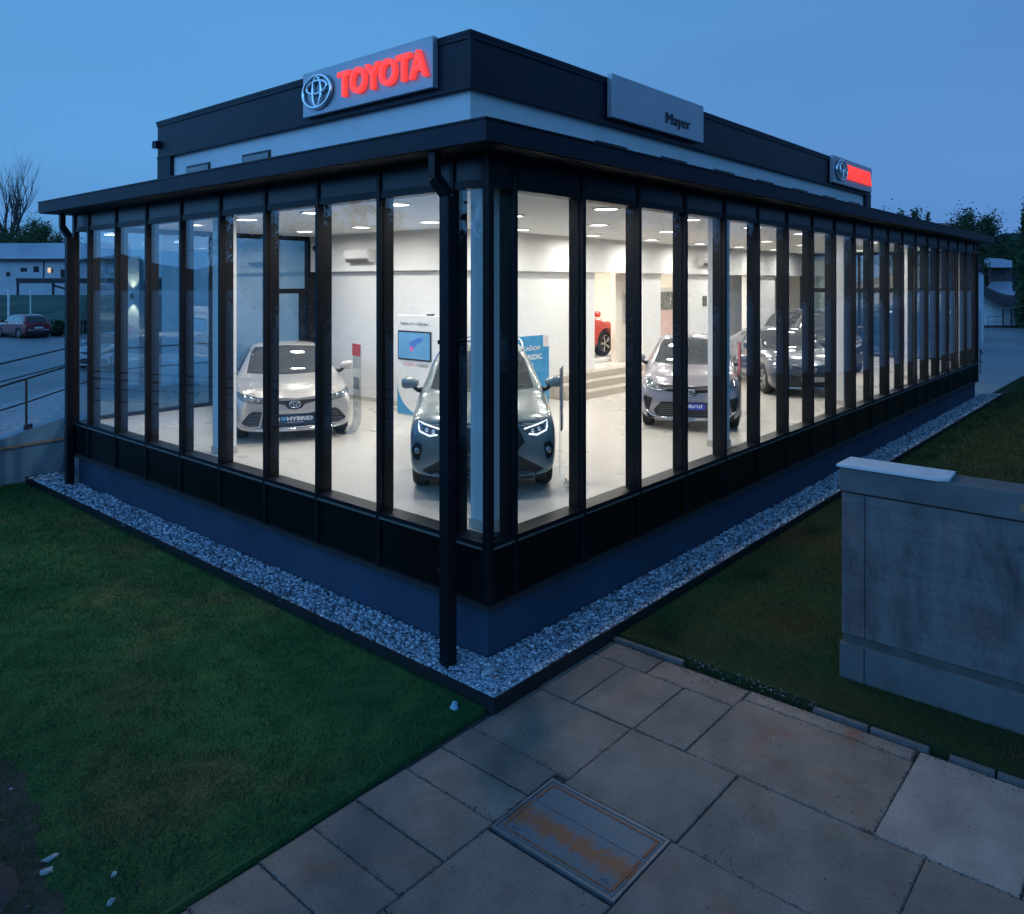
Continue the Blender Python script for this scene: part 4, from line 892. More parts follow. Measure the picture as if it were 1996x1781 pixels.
    if rails:
        for s in (-1, 1):
            mb = MB(); mb.tube([(s*0.60, -0.35, 1.60), (s*0.60, -0.2, 1.69), (s*0.60, 1.3, 1.69), (s*0.60, 1.5, 1.60)], 0.018, 8); mb.build('roof_rail', M['metal'], root, smooth=True)
        mb = MB(); mb.bar((-0.62, 0.1, 1.70), (0.62, 0.1, 1.70), 0.05, 0.02); mb.bar((-0.62, 0.9, 1.70), (0.62, 0.9, 1.70), 0.05, 0.02); mb.build('roof_bar', M['metal'], root)
    # wipers and bonnet seams
    wz = T['wind'][2][1]
    tube_on(bvh, [(-0.55, wz+0.035), (-0.1, wz+0.03)], 0.007, M['black'], 'wiper', root, 0.015); tube_on(bvh, [(0.05, wz+0.03), (0.55, wz+0.05)], 0.007, M['black'], 'wiper', root, 0.015)
    detail(root, bvh, pm, T)
    root.scale = (xs, 1, 1)
    return root
def bonnet_creases(root, bvh, pts, m=None):
    for s in (-1, 1): tube_on(bvh, [(s*x, z) for x, z in pts], 0.004, m or M['black'], 'bonnet_seam', root, 0.0)
def det_sedan(plate=True, dark=False):
    def f(root, bvh, pm, T):
        up_ = [(-.62,.715),(-.40,.69),(-.15,.675),(0,.67),(.15,.675),(.40,.69),(.62,.715),(.60,.67),(.30,.632),(.16,.60),(.10,.535),(0,.515),(-.10,.535),(-.16,.60),(-.30,.632),(-.60,.67)]
        patch(bvh, up_, 'F', M['black'], 'upper_grille', root, 0.010, step=0.04)
        for s in (-1, 1):
            hp = [(.46,.715),(.60,.735),(.74,.76),(.875,.80),(.86,.74),(.80,.69),(.66,.655),(.46,.635)]
            hp = hp if s > 0 else mirror_poly(hp)
            hl = patch(bvh, hp, 'F', M['lampglass'], 'headlight', root, 0.012, step=0.04)
            tube_on(bvh, [(s*.46,.717),(s*.60,.738),(s*.74,.763),(s*.86,.80)], 0.007, M['black'], 'headlight_trim', root, 0.015)
            tube_on(bvh, [(s*.47,.636),(s*.66,.655),(s*.79,.69),(s*.85,.735)], 0.006, M['black'], 'headlight_trim', root, 0.015)
            for q in (.56,.66,.76):
                p_ = hit(bvh, s*q, .70+(q-.56)*.18, 0.0); mb = MB(); mb.lathe([(0.0,-.018),(.018,-.016),(.026,-.004),(.03,.01)], 14, 'Y', p_)
                mb.build('lens', M['chrome'], root, smooth=True)
            vp = [(.50,.50),(.64,.515),(.70,.48),(.80,.36),(.815,.30),(.74,.255),(.56,.245)]
            patch(bvh, vp if s > 0 else mirror_poly(vp), 'F', M['black'], 'bumper_vent', root, 0.008, step=0.04)
            tube_on(bvh, [(s*.52,.268),(s*.70,.262),(s*.80,.31),(s*.84,.36)], 0.010, pm, 'vent_trim', root, 0.012)
            for k in range(4): tube_on(bvh, [(s*.53,.30+k*.05),(s*(.76-k*.03),.30+k*.05)], 0.006, M['drim'], 'vent_slat', root, 0.012)
        patch(bvh, [(-.48,.495),(-.15,.435),(0,.425),(.15,.435),(.48,.495),(.52,.24),(-.52,.24)], 'F', M['black'], 'lower_grille', root, 0.008, step=0.04)
        for k in range(7): tube_on(bvh, [(-.50,.262+k*.03),(.50,.262+k*.03)], 0.0055, M['drim'], 'grille_slat', root, 0.012)
        tube_on(bvh, [(-.62,.225),(-.3,.215),(0,.212),(.3,.215),(.62,.225)], 0.016, M['chrome'], 'bumper_trim', root, 0.012)
        tube_on(bvh, [(-.60,.722),(-.3,.69),(0,.682),(.3,.69),(.60,.722)], 0.006, M['chrome'], 'grille_trim', root, 0.012)
        c = hit(bvh, 0, .605, .02); emblem_mb(c, (1,0,0), .17, .118, .009).build('emblem', M['chrome'], root, smooth=True)
        bonnet_creases(root, bvh, [(.60,.74),(.66,.86),(.70,.95)]); 
        if plate:
            c = hit(bvh, 0, .36, .03); pb = MB(); pb.box(-.33,.33,c.y-.004,c.y+.006,.285,.435); pl = pb.build('number_plate', mat('plate_navy', (0.006,0.028,0.06), 0.3), root)
            put_text('I', 'lettering', M['white'], pl, (-.245, c.y-.006, .375), (1,0,0), fit=(.022,.062), ext=.001, size=.1)
            put_text('HYBRID', 'lettering', M['white'], pl, (.075, c.y-.006, .375), (1,0,0), fit=(.40,.062), ext=.001, size=.1, bold=.004)
            hb = MB(); hp = []
            for k in range(24):
                a = 2*PI*k/24; hp.append((-.175+.0026*16*math.sin(a)**3, c.y-.006, .378+.0026*(13*math.cos(a)-5*math.cos(2*a)-2*math.cos(3*a)-math.cos(4*a))))
            hb.prism(hp, (0,0,0), (0,-.002,0)); hb.build('heart', mat('heart_blue', (0.05,0.25,0.5), 0.4), pl)
            ub = MB(); ub.box(-.13,.13,c.y-.006,c.y-.004,.315,.321); ub.build('small_print', M['white'], pl)
        else:
            c = hit(bvh, 0, .40, .03); pb = MB(); pb.box(-.26,.26,c.y-.004,c.y+.006,.345,.455); pb.build('number_plate', mat('plate_grey', (0.30,0.32,0.34), 0.4), root)
    return f
def det_suv(lit=True):
    def f(root, bvh, pm, T):
        patch(bvh, [(-.44,.82),(.44,.82),(.52,.66),(.40,.52),(-.40,.52),(-.52,.66)], 'F', M['black'], 'upper_grille', root, 0.010)
        for k in range(9): tube_on(bvh, [(-.42,.54+k*.03),(.42,.54+k*.03)], 0.006, M['drim'], 'grille_slat', root, 0.014)
        tube_on(bvh, [(-.50,.865),(0,.845),(.50,.865)], 0.008, M['chrome'], 'grille_trim', root, 0.012)
        patch(bvh, [(-.44,.50),(.44,.50),(.76,.33),(.62,.25),(-.62,.25),(-.76,.33)], 'F', M['black'], 'lower_grille', root, 0.010)
        for k in range(4): tube_on(bvh, [(-.50,.30+k*.05),(.50,.30+k*.05)], 0.006, M['drim'], 'grille_slat', root, 0.014)
        patch(bvh, [(-.66,.235),(-.60,.29),(.60,.29),(.66,.235)], 'F', M['silverpaint'], 'skid_plate', root, 0.03)
        for s in (-1, 1):
            hp = [(.49,.83),(.60,.865),(.80,.925),(.825,.90),(.80,.80),(.62,.715),(.53,.77)]
            patch(bvh, hp if s > 0 else mirror_poly(hp), 'F', M['lampglass'], 'headlight', root, 0.012, step=0.035)
            mtl = M['led'] if lit else M['chrome']
            tube_on(bvh, [(s*.51,.815),(s*.62,.85),(s*.80,.912),(s*.80,.835)], 0.010, mtl, 'light_strip', root, 0.022)
            tube_on(bvh, [(s*.57,.755),(s*.67,.745)], 0.011, mtl, 'light_strip', root, 0.022)
            tube_on(bvh, [(s*.80,.85),(s*.79,.80),(s*.66,.74)], 0.010, mtl, 'light_strip', root, 0.022)
            for q in (.62,.70):
                p_ = hit(bvh, s*q, .79+(q-.62)*.3, 0.0); mb = MB(); mb.lathe([(0.0,-.02),(.02,-.018),(.028,-.004),(.03,.01)], 14, 'Y', p_); mb.build('lens', M['chrome'], root, smooth=True)
            fp = [(.76,.64),(.83,.67),(.885,.60),(.86,.48),(.80,.44),(.77,.54)]
            patch(bvh, fp if s > 0 else mirror_poly(fp), 'F', M['black'], 'fog_light_bezel', root, 0.010, step=0.03)
            p_ = hit(bvh, s*.82, .565, 0.0); mb = MB(); mb.lathe([(0.0,-.03),(.03,-.028),(.042,-.01),(.045,.01)], 16, 'Y', p_); mb.build('fog_light', M['lampglass'], root, smooth=True)
            tube_on(bvh, [(s*.72,.90),(s*.60,.99),(s*.62,1.06)], 0.004, M['black'], 'bonnet_seam', root, 0.0)
        p_ = hit(bvh, .36, .60, 0.0); mb = MB(); mb.lathe([(0.0,-.02),(.02,-.018),(.028,.01)], 12, 'Y', p_); mb.build('sensor', M['black'], root, smooth=True)
        c = hit(bvh, 0, .745, .025); emblem_mb(c, (1,0,0), .19, .13, .010).build('emblem', M['chrome'], root, smooth=True)
        c = hit(bvh, 0, .42, .03); pb = MB(); pb.box(-.26,.26,c.y-.004,c.y+.006,.37,.48); pb.build('number_plate', mat('plate_blank', (0.05,0.07,0.09), 0.4), root)
    return f
def det_cross(plate=True, back=False):
    def f(root, bvh, pm, T):
        band = [(-.50,.735),(-.25,.715),(0,.71),(.25,.715),(.50,.735),(.44,.68),(.14,.655),(.08,.60),(0,.585),(-.08,.60),(-.14,.655),(-.44,.68)]
        patch(bvh, band, 'F', M['black'], 'upper_grille', root, 0.010, step=0.035)
        for s in (-1, 1):
            hp = [(.40,.745),(.60,.80),(.76,.875),(.80,.83),(.79,.76),(.68,.715),(.50,.70),(.40,.705)]
            patch(bvh, hp if s > 0 else mirror_poly(hp), 'F', M['lampglass'], 'headlight', root, 0.012, step=0.035)
            tube_on(bvh, [(s*.44,.71),(s*.60,.705),(s*.74,.74),(s*.79,.80),(s*.77,.86)], 0.009, M['chrome'], 'light_strip', root, 0.02)
            tube_on(bvh, [(s*.40,.75),(s*.60,.805),(s*.76,.88)], 0.007, M['black'], 'headlight_trim', root, 0.014)
            for q in (.58,.68):
                p_ = hit(bvh, s*q, .76+(q-.58)*.3, 0.0); mb = MB(); mb.lathe([(0.0,-.02),(.02,-.018),(.03,-.004),(.034,.01)], 14, 'Y', p_); mb.build('lens', M['chrome'], root, smooth=True)
            vp = [(.68,.56),(.82,.60),(.84,.56),(.80,.38),(.74,.34)]
            patch(bvh, vp if s > 0 else mirror_poly(vp), 'F', M['black'], 'fog_light_bezel', root, 0.010, step=0.03)
            tube_on(bvh, [(s*.80,.36),(s*.70,.27),(s*.58,.235)], 0.014, M['chrome'], 'bumper_trim', root, 0.014)
        patch(bvh, [(-.52,.50),(.52,.50),(.66,.36),(.62,.27),(.5,.24),(-.5,.24),(-.62,.27),(-.66,.36)], 'F', M['black'], 'lower_grille', root, 0.008)
        for k in range(6): tube_on(bvh, [(-.56,.275+k*.035),(.56,.275+k*.035)], 0.006, M['drim'], 'grille_slat', root, 0.012)
        tube_on(bvh, [(-.58,.225),(0,.212),(.58,.225)], 0.015, M['chrome'], 'bumper_trim', root, 0.014)
        c = hit(bvh, 0, .665, .022); emblem_mb(c, (1,0,0), .17, .12, .009).build('emblem', M['chrome'], root, smooth=True)
        bonnet_creases(root, bvh, [(.52,.80),(.56,.92),(.62,1.03)])
        if plate:
            c = hit(bvh, 0, .43, .03); pb = MB(); pb.box(-.27,.27,c.y-.004,c.y+.006,.375,.485); pl = pb.build('number_plate', mat('plate_blue', (0.03,0.07,0.50), 0.3), root)
            put_text('Hybrid', 'lettering', M['white'], pl, (0.02, c.y-.006, .43), (1,0,0), fit=(.38,.085), ext=.001, size=.1, bold=.002)
        if back:
            for s in (-1, 1):
                q = [(.50,.98),(.80,1.02),(.80,.84),(.52,.86)]
                patch(bvh, q if s > 0 else mirror_poly(q), 'R', M['redlamp'], 'tail_light', root, 0.014)
            patch(bvh, [(-.26,.60),(.26,.60),(.26,.72),(-.26,.72)], 'R', M['white'], 'number_plate', root, 0.014)
            patch(bvh, [(-.78,.32),(.78,.32),(.7,.46),(-.7,.46)], 'R', M['black'], 'rear_bumper', root, 0.014)
    return f
def fdir(px, psi):   # direction from a point to the viewpoint, turned psi degrees towards picture right
    d = Vector((-px[0], -px[1], 0)).normalized(); r = Vector((-d.y, d.x, 0)); a = math.radians(psi)
    return d*math.cos(a) + r*math.sin(a)
def from_axle(p, h, T): return (p[0]+h.x*T['axles'][0], p[1]+h.y*T['axles'][0])
p = (7.42, 11.5); h = fdir(p, 4.5); f = from_axle(p, h, STY['sedan'])
make_car('sedan', 'sedan', paint('champagne_paint', (0.52,0.49,0.46)), 'champagne silver sedan with dark I love HYBRID plate behind the left glazing', 'car', f, h, det_sedan())
p = (7.19, 6.83); h = fdir(p, 0.5); f = from_axle(p, h, STY['suv'])
make_car('sport_utility_vehicle', 'suv', paint('grey_green_paint', (0.18,0.225,0.225), 0.15), 'grey green tall car with lit headlight strips just behind the corner glazing', 'car', f, h, det_suv(True), dark_rim=True, rails=True, xs=0.95)
p = (12.5, 6.76); h = fdir(p, 0); f = from_axle(p, h, STY['cross'])
make_car('crossover', 'cross', paint('mauve_grey_paint', (0.29,0.27,0.30), 0.25), 'mauve grey crossover with blue Hybrid plate behind the right glazing', 'car', f, h, det_cross(), dark_rim=True, xs=0.945)
h = Vector((-.747,-.666,0)).normalized()
make_car('sedan', 'sedan', paint('slate_paint', (0.085,0.10,0.125)), 'slate grey sedan showing its right flank, beyond the mauve crossover', 'car', (17.1, 6.15), h, det_sedan(False))
h = Vector((-.90,-.43,0)).normalized()
make_car('sport_utility_vehicle', 'suv', paint('black_paint', (0.012,0.014,0.016)), 'black tall car with roof bars behind the slate grey sedan', 'car', (22.2, 7.6), h, det_suv(False), dark_rim=True, rails=True)
h = Vector((-.97,-.25,0)).normalized()
make_car('crossover', 'cross', paint('deep_green_paint', (0.03,0.07,0.065)), 'dark green car near the far end of the right wing', 'car', (24.2, 9.9), h, det_cross(False), dark_rim=True)
RZ = RF+0.12
make_car('hatchback', 'cross', paint('red_paint', (0.62,0.035,0.02), 0.1), 'bright red car on a low white platform in the raised back room', 'car', (18.22, 12.78), (1,0,0), det_cross(False), z=RZ)
b = MB(); b.box(13.5, 18.3, 11.65, 13.9, RF, RZ); pf = b.build('display_platform', M['white'], bevel=0.02); tag(pf, 'low white display platform under the red car', 'platform')

# ------------------------------------------------------------------ showroom furniture
M['blue'] = mat('banner_blue', (0.045,0.26,0.50), 0.45, var=0.05)
M['print'] = mat('grey_print', (0.16,0.15,0.14), 0.6)
M['redprint'] = mat('red_print', (0.55,0.12,0.12), 0.5)
t = thing('screen_stand', 'white display wall with a built in screen and blue corner swoosh', 'display stand', (9.9, 11.1, FL), world=True)
b = MB(); b.box(9.9, 10.02, 10.45, 11.70, FL, 3.17); b.build('panel', M['white'], t, bevel=0.006)
b = MB(); b.box(9.882, 9.899, 10.72, 11.66, 2.31, 2.87); fr = b.build('screen', M['black'], t)
b = MB(); b.box(9.876, 9.881, 10.75, 11.63, 2.34, 2.84); q = b.build('display', mat('screen_blue', (0.03,0.08,0.13), 0.2, emis=(0.10,0.28,0.52), es=0.85, c2=(0.06,0.14,0.22), scale=2), fr); q.location = (0,0,0)
b = MB(); sw = [(-.02,.02),(.0,.10),(.05,.13),(.09,.12),(.14,.15),(.26,.20),(.33,.19),(.36,.22),(.42,.17),(.36,.14),(.33,.10),(.22,.05),(.12,-.04),(.08,-.10),(.03,-.10),(.01,-.05)]
b.prism([(9.8755, 11.30-x*0.9, 2.57+z_*0.9) for x, z_ in sw], (0,0,0), (-.001,0,0)); q = b.build('picture', mat('screen_picture', (0.03,0.10,0.25), 0.3, emis=(0.03,0.14,0.42), es=0.8, c2=(0.05,0.05,0.2), scale=8), fr); q.location = (0,0,0)
b = MB(); b.prism([(9.875, 11.25+0.05*math.cos(a), 2.53+0.05*math.sin(a)) for a in [k*PI/6 for k in range(12)]], (0,0,0), (-.001,0,0)); q = b.build('picture_accent', mat('screen_pink', (0.3,0.05,0.15), 0.3, emis=(0.5,0.12,0.3), es=0.8), fr); q.location = (0,0,0)
put_text('Nabite 14 x Hybridmi', 'lettering', M['print'], t, (9.896, 11.20, 3.0), (0,-1,0), fit=(.78,.085), ext=.001, size=.1)
put_text('TOYOTA', 'lettering', M['redprint'], t, (9.896, 11.36, 2.22), (0,-1,0), fit=(.34,.055), ext=.001, size=.1)
put_text('HYBRID', 'lettering', M['print'], t, (9.896, 10.98, 2.22), (0,-1,0), fit=(.32,.055), ext=.001, size=.1)
b = MB(); cv = [(11.69, FL+0.02), (11.69, FL+0.62)] + [(11.69-0.85*(1-math.cos(a))**1.0*0.9, FL+0.62*(1-math.sin(a))+0.02*math.sin(a)) for a in [k*PI/20 for k in range(1, 11)]]
b.prism([(9.897, y, z_) for y, z_ in cv], (0,0,0), (-.002,0,0)); b.build('swoosh', M['blue'], t)
b = MB(); b.box(9.94, 10.0, 10.75, 10.90, 3.17, 3.20); b.build('sensor_bar', M['black'], t)
t = thing('banner_wall', 'blue banner wall with white slogan and a white corner label', 'banner', (11.8, 10.2, FL), world=True)
b = MB(); b.box(10.75, 12.76, 10.2, 10.26, FL+0.02, 2.70); b.build('panel', M['blue'], t)
b = MB(); b.box(12.56, 12.765, 10.19, 10.199, 2.46, 2.71); q = b.build('corner_label', M['white'], t)
for i, (s_, w_, x_) in enumerate((('ZVEĽAĎOM', 0.80, 12.05), ('HYBRIDIC', 0.80, 12.12), ('NOX', 0.30, 12.1))):
    put_text(s_, 'lettering', M['white'], t, (x_, 10.193, 2.46-0.17*i-(0.02*i)), (1,0,0), up=(-.12,0,1), fit=(w_, .11), ext=.001, size=.1, bold=.002)
b = MB()
for k in range(2): b.box(12.62+k*.06, 12.628+k*.06, 10.187, 10.1895, 2.49, 2.68)
b.build('small_print', M['redprint'], t)
def holder(loc, rz, cm, label, flag=False):
    t = thing('price_stand', label, 'price stand', loc, rz, 'curved acrylic price stands')
    ac = M['acrylic']; mb = MB(); pts = [(0, 1.50), (0, 0.25), (0.01, 0.16), (0.04, 0.08), (0.10, 0.025), (0.18, 0.006), (0.34, 0.006)]
    for (a, c) in zip(pts, pts[1:]):
        mb.add([(a[0],-.17,a[1]),(a[0],.17,a[1]),(c[0],.17,c[1]),(c[0],-.17,c[1]),(a[0]-.012,-.17,a[1]-.004),(a[0]-.012,.17,a[1]-.004),(c[0]-.012 if c[1] > .02 else c[0],.17,c[1]-.006),(c[0]-.012 if c[1] > .02 else c[0],-.17,c[1]-.006)],
               [(0,1,2,3),(7,6,5,4),(0,3,7,4),(1,5,6,2),(0,4,5,1),(3,2,6,7)])
    mb.build('holder', ac, t)
    mb = MB(); mb.box(0.004, 0.014, -.17, .17, 1.29 if flag else 0.95, 1.50); mb.build('header_card', cm, t)
    mb = MB(); mb.box(0.004, 0.018, -.11, .11, 0.72, 0.93); mb.build('leaflet', mat('leaflet_grey', (0.14,0.16,0.18), 0.4, var=0.4, scale=30), t)
    return t
M['acrylic'] = glassmat('acrylic_sheet', (0.86,0.90,0.92), 0.12)
M['redcard'] = mat('red_card', (0.42,0.03,0.045), 0.4)
M['bluecard'] = mat('blue_card', (0.02,0.09,0.22), 0.4)
def vang(x, y, d): return math.atan2(-y, -x) + math.radians(d)
holder((8.28, 10.85, FL), vang(8.28, 10.85, -68), M['redcard'], 'clear price stand with small red header card beside the champagne sedan', True)
holder((7.66, 5.93, FL), vang(7.66, 5.93, 86), M['bluecard'], 'clear price stand with blue header card seen edge on beside the corner car')
holder((13.0, 6.05, FL), vang(13.0, 6.05, -84), M['redcard'], 'clear price stand with tall red header card right of the mauve crossover')
b = MB(); b.lathe([(0,0),(0.16,0),(0.165,0.008),(0.14,0.016),(0,0.018)], 28, 'Z', (8.62, 10.62, FL+0.001)); tag(b.build('floor_disc', M['white'], smooth=True), 'flat white disc lying on the floor right of the champagne sedan', 'disc')
# split air conditioners on the beam
def aircon(loc, rz, label):
    t = thing('air_conditioner', label, 'air conditioner', loc, rz, 'white wall air conditioners')
    mb = MB(); mb.prism([(-.42,0,-.13),(-.42,0,.14),(-.42,-.16,.14),(-.42,-.20,.06),(-.42,-.19,-.04),(-.42,-.12,-.13)], (0,0,0), (.84,0,0)); mb.build('casing', M['white'], t, bevel=0.008)
    mb = MB(); mb.add([(-.38,-.128,-.134),(.38,-.128,-.134),(.38,-.185,-.062),(-.38,-.185,-.062)], [(0,1,2,3)]); mb.build('air_outlet', M['print'], t)
    return t
aircon((XB-0.161, 13.45, 4.36), math.radians(-90), 'white air conditioner on the wall beam of the left wing')
aircon((20.75, YB-0.161, 4.42), 0, 'white air conditioner on the beam of the right wing')
b = MB(); b.lathe([(0,-.03),(.05,-.03),(.06,-.01),(.06,0)], 20, 'X', (XB-0.162, 15.2, 4.58)); tag(b.build('wall_speaker', M['black'], smooth=True), 'small round black speaker high on the wall beam', 'speaker')
b = MB(); b.lathe([(0,-.05),(.04,-.05),(.05,-.02),(.05,0)], 16, 'Z', (23.5, 10.4, CE-0.01)); tag(b.build('ceiling_camera', M['black'], smooth=True), 'small black camera on the ceiling of the right wing', 'camera')
t = thing('smoke_detector', 'small smoke detector on the ceiling near the corner', 'smoke detector', (8.3, 6.15, CE))
b = MB(); b.lathe([(0,-.045),(.035,-.045),(.045,-.03),(.06,-.012),(.062,0)], 20); b.build('housing', M['white'], t, smooth=True); b = MB(); b.lathe([(.046,-.028),(.058,-.018)], 20); b.build('vent_ring', M['print'], t)
b = MB(); b.box(20.9, 21.15, YB-0.02, YB-0.001, 3.1, 3.4); tag(b.build('wall_panel', mat('panel_grey', (0.12,0.12,0.12), 0.5), bevel=0.004), 'small dark square panel on the white pier of the right wing', 'wall panel')
# poster seen through the second opening, shelf stand seen through the first
t = thing('wall_poster', 'tall poster of a car headlight over a pale pink field in the back room', 'poster', (19.6, 12.2, RF), world=True)
b = MB(); b.box(20.3, 21.75, 12.2, 12.25, 1.75, 3.65); b.build('board', M['white'], t)
b = MB(); b.box(20.35, 21.7, 12.19, 12.199, 2.05, 2.95); b.build('pink_field', mat('poster_pink', (0.68,0.50,0.49), 0.5, var=0.05), t)
b = MB(); hp = [(-.62,.26),(.30,.26),(.42,.20),(.50,.05),(.50,-.12),(.42,-.28),(.30,-.36),(-.62,-.36)]
b.prism([(21.1+x, 12.188, 3.28+z_*0.9) for x, z_ in hp], (0,0,0), (0,-.004,0)); b.build('headlight_picture', mat('poster_lamp', (0.06,0.065,0.065), 0.4, c2=(0.26,0.28,0.27), scale=9), t)
b = MB()
for a in range(2): b.bar((21.25-.16*(a == 0), 12.18, 3.30-.17*(a == 1)), (21.25+.16*(a == 0), 12.18, 3.30+.17*(a == 1)), .05, .008)
b.build('star_glint', M['white'], t)
t = thing('leaflet_rack', 'narrow grey wire leaflet rack above the red car', 'rack', (17.1, 11.6, 2.9), world=True)
b = MB(); b.box(17.45, 17.75, 11.40, 11.445, 2.70, 3.50); b.build('frame', mat('rack_grey', (0.45,0.45,0.44), 0.5), t)
b = MB()
for k in range(8): b.box(17.47, 17.73, 11.38, 11.399, 2.75+k*0.09, 2.765+k*0.09)
b.build('shelf', M['print'], t)

# ------------------------------------------------------------------ concrete wall at the right
def conc_mat():
    m, t, b = newmat('weathered_concrete'); b.inputs['Roughness'].default_value = 0.85; b.inputs['Specular IOR Level'].default_value = 0.2
    tc = t.nodes.new('ShaderNodeTexCoord'); mp = t.nodes.new('ShaderNodeMapping'); mp.inputs['Scale'].default_value = (1, 1.7, 0.75)
    n1 = t.nodes.new('ShaderNodeTexNoise'); n1.inputs['Scale'].default_value = 1.5; n1.inputs['Detail'].default_value = 12; n1.inputs['Roughness'].default_value = 0.68; n1.inputs['Distortion'].default_value = 0.3
    n2 = t.nodes.new('ShaderNodeTexNoise'); n2.inputs['Scale'].default_value = 45; n2.inputs['Detail'].default_value = 5
    n3 = t.nodes.new('ShaderNodeTexNoise'); n3.inputs['Scale'].default_value = 2.1; n3.inputs['Detail'].default_value = 5
    r1 = t.nodes.new('ShaderNodeValToRGB'); e = r1.color_ramp.elements; e[0].position = 0.34; e[0].color = (0.075,0.062,0.066,1); e[1].position = 0.72; e[1].color = (0.165,0.16,0.16,1); k = e.new(0.5); k.color = (0.125,0.125,0.128,1)
    r3 = t.nodes.new('ShaderNodeValToRGB'); r3.color_ramp.elements[0].position = 0.55; r3.color_ramp.elements[1].position = 0.7; r3.color_ramp.elements[1].color = (0.5,0.5,0.5,1)
    m3 = t.nodes.new('ShaderNodeMix'); m3.data_type = 'RGBA'; m3.inputs[7].default_value = (0.19, 0.10, 0.10, 1)
    mx = t.nodes.new('ShaderNodeMix'); mx.data_type = 'RGBA'; mx.blend_type = 'OVERLAY'; mx.inputs[0].default_value = 0.35
    t.links.new(tc.outputs['Object'], mp.inputs[0])
    for n in (n1, n2, n3): t.links.new(mp.outputs[0], n.inputs['Vector'])
    t.links.new(n1.outputs['Fac'], r1.inputs[0]); t.links.new(n3.outputs['Fac'], r3.inputs[0]); t.links.new(r3.outputs[0], m3.inputs[0]); t.links.new(r1.outputs[0], m3.inputs[6])
    t.links.new(m3.outputs[2], mx.inputs[6]); t.links.new(n2.outputs['Fac'], mx.inputs[7]); t.links.new(mx.outputs[2], b.inputs['Base Color'])
    m2 = t.nodes.new('ShaderNodeMapping'); m2.inputs['Scale'].default_value = (1, 14, 0.8); t.links.new(tc.outputs['Object'], m2.inputs[0])
    n5 = t.nodes.new('ShaderNodeTexNoise'); n5.inputs['Scale'].default_value = 1.0; n5.inputs['Detail'].default_value = 8; t.links.new(m2.outputs[0], n5.inputs['Vector'])
    m6 = t.nodes.new('ShaderNodeMapping'); m6.inputs['Scale'].default_value = (1, 0.8, 11); t.links.new(tc.outputs['Object'], m6.inputs[0])
    n6 = t.nodes.new('ShaderNodeTexNoise'); n6.inputs['Scale'].default_value = 1.3; n6.inputs['Detail'].default_value = 7; t.links.new(m6.outputs[0], n6.inputs['Vector'])
    q5 = t.nodes.new('ShaderNodeMix'); q5.data_type = 'RGBA'; q5.blend_type = 'OVERLAY'; q5.inputs[0].default_value = 0.25; t.links.new(mx.outputs[2], q5.inputs[6]); t.links.new(n5.outputs['Fac'], q5.inputs[7])
    q6 = t.nodes.new('ShaderNodeMix'); q6.data_type = 'RGBA'; q6.blend_type = 'OVERLAY'; q6.inputs[0].default_value = 0.3; t.links.new(q5.outputs[2], q6.inputs[6]); t.links.new(n6.outputs['Fac'], q6.inputs[7])
    t.links.new(q6.outputs[2], b.inputs['Base Color'])
    bp = t.nodes.new('ShaderNodeBump'); bp.inputs['Strength'].default_value = 0.5; bp.inputs['Distance'].default_value = 0.008
    t.links.new(n2.outputs['Fac'], bp.inputs['Height']); t.links.new(bp.outputs[0], b.inputs['Normal'])
    return m
cm_ = conc_mat(); cplain = mat('smooth_concrete', (0.10,0.105,0.11), 0.85, var=0.22, scale=3, bump=0.3, bscale=50)
cwl = thing('concrete_wall', 'stained grey concrete garden wall with loose coping slab on the right lawn', 'wall', (7.75, 0.5, 0), world=True)
b = MB(); b.box(7.585, 7.93, -4.5, 2.50, 0.46, 1.80); b.build('wall_face', cm_, cwl, bevel=0.006)
b = MB(); b.box(7.565, 7.94, -4.5, 2.515, -0.05, 0.38); b.build('footing', cplain, cwl, bevel=0.006)
b = MB(); b.box(7.60, 7.92, -4.5, 2.49, 0.375, 0.465); b.build('recess_band', mat('dark_joint', (0.07,0.068,0.066), 0.9, var=0.3), cwl)
b = MB(); b.box(7.56, 7.945, -4.5, 2.515, 1.815, 2.045); b.build('cap', cplain, cwl, bevel=0.01)
b = MB(); b.prism([(7.53,2.53,0),(7.53,1.66,0),(7.60,1.58,0),(7.93,1.60,0),(7.93,2.53,0)], (0,0,2.047), (0,0,2.075)); b.build('coping_slab', mat('pale_slab', (0.55,0.58,0.62), 0.7, var=0.08, scale=8, bump=0.2), cwl, bevel=0.004)
b = MB(); b.box(7.5835, 7.586, 2.285, 2.293, 0.46, 1.80); b.build('vertical_joint', M['black'], cwl)
b = MB(); b.box(7.5625, 7.566, 2.285, 2.293, 0.0, 0.38); b.build('vertical_joint', M['black'], cwl)
b = MB(); b.lathe([(0,0),(.035,0),(.04,.004)], 14, 'X', (7.557, 1.02, 1.93)); b.build('rust_plate', mat('rust_spot', (0.30,0.16,0.10), 0.8), cwl)

# ------------------------------------------------------------------ survey helpers: bearing and distance from the viewpoint give plan positions of far things
def at(sx, d):
    l = (sx-1020)/1513*d; return (d*VX + l*VY, d*VY - l*VX)
def hz(sy, d): return EYE-(sy-551)*d/1513
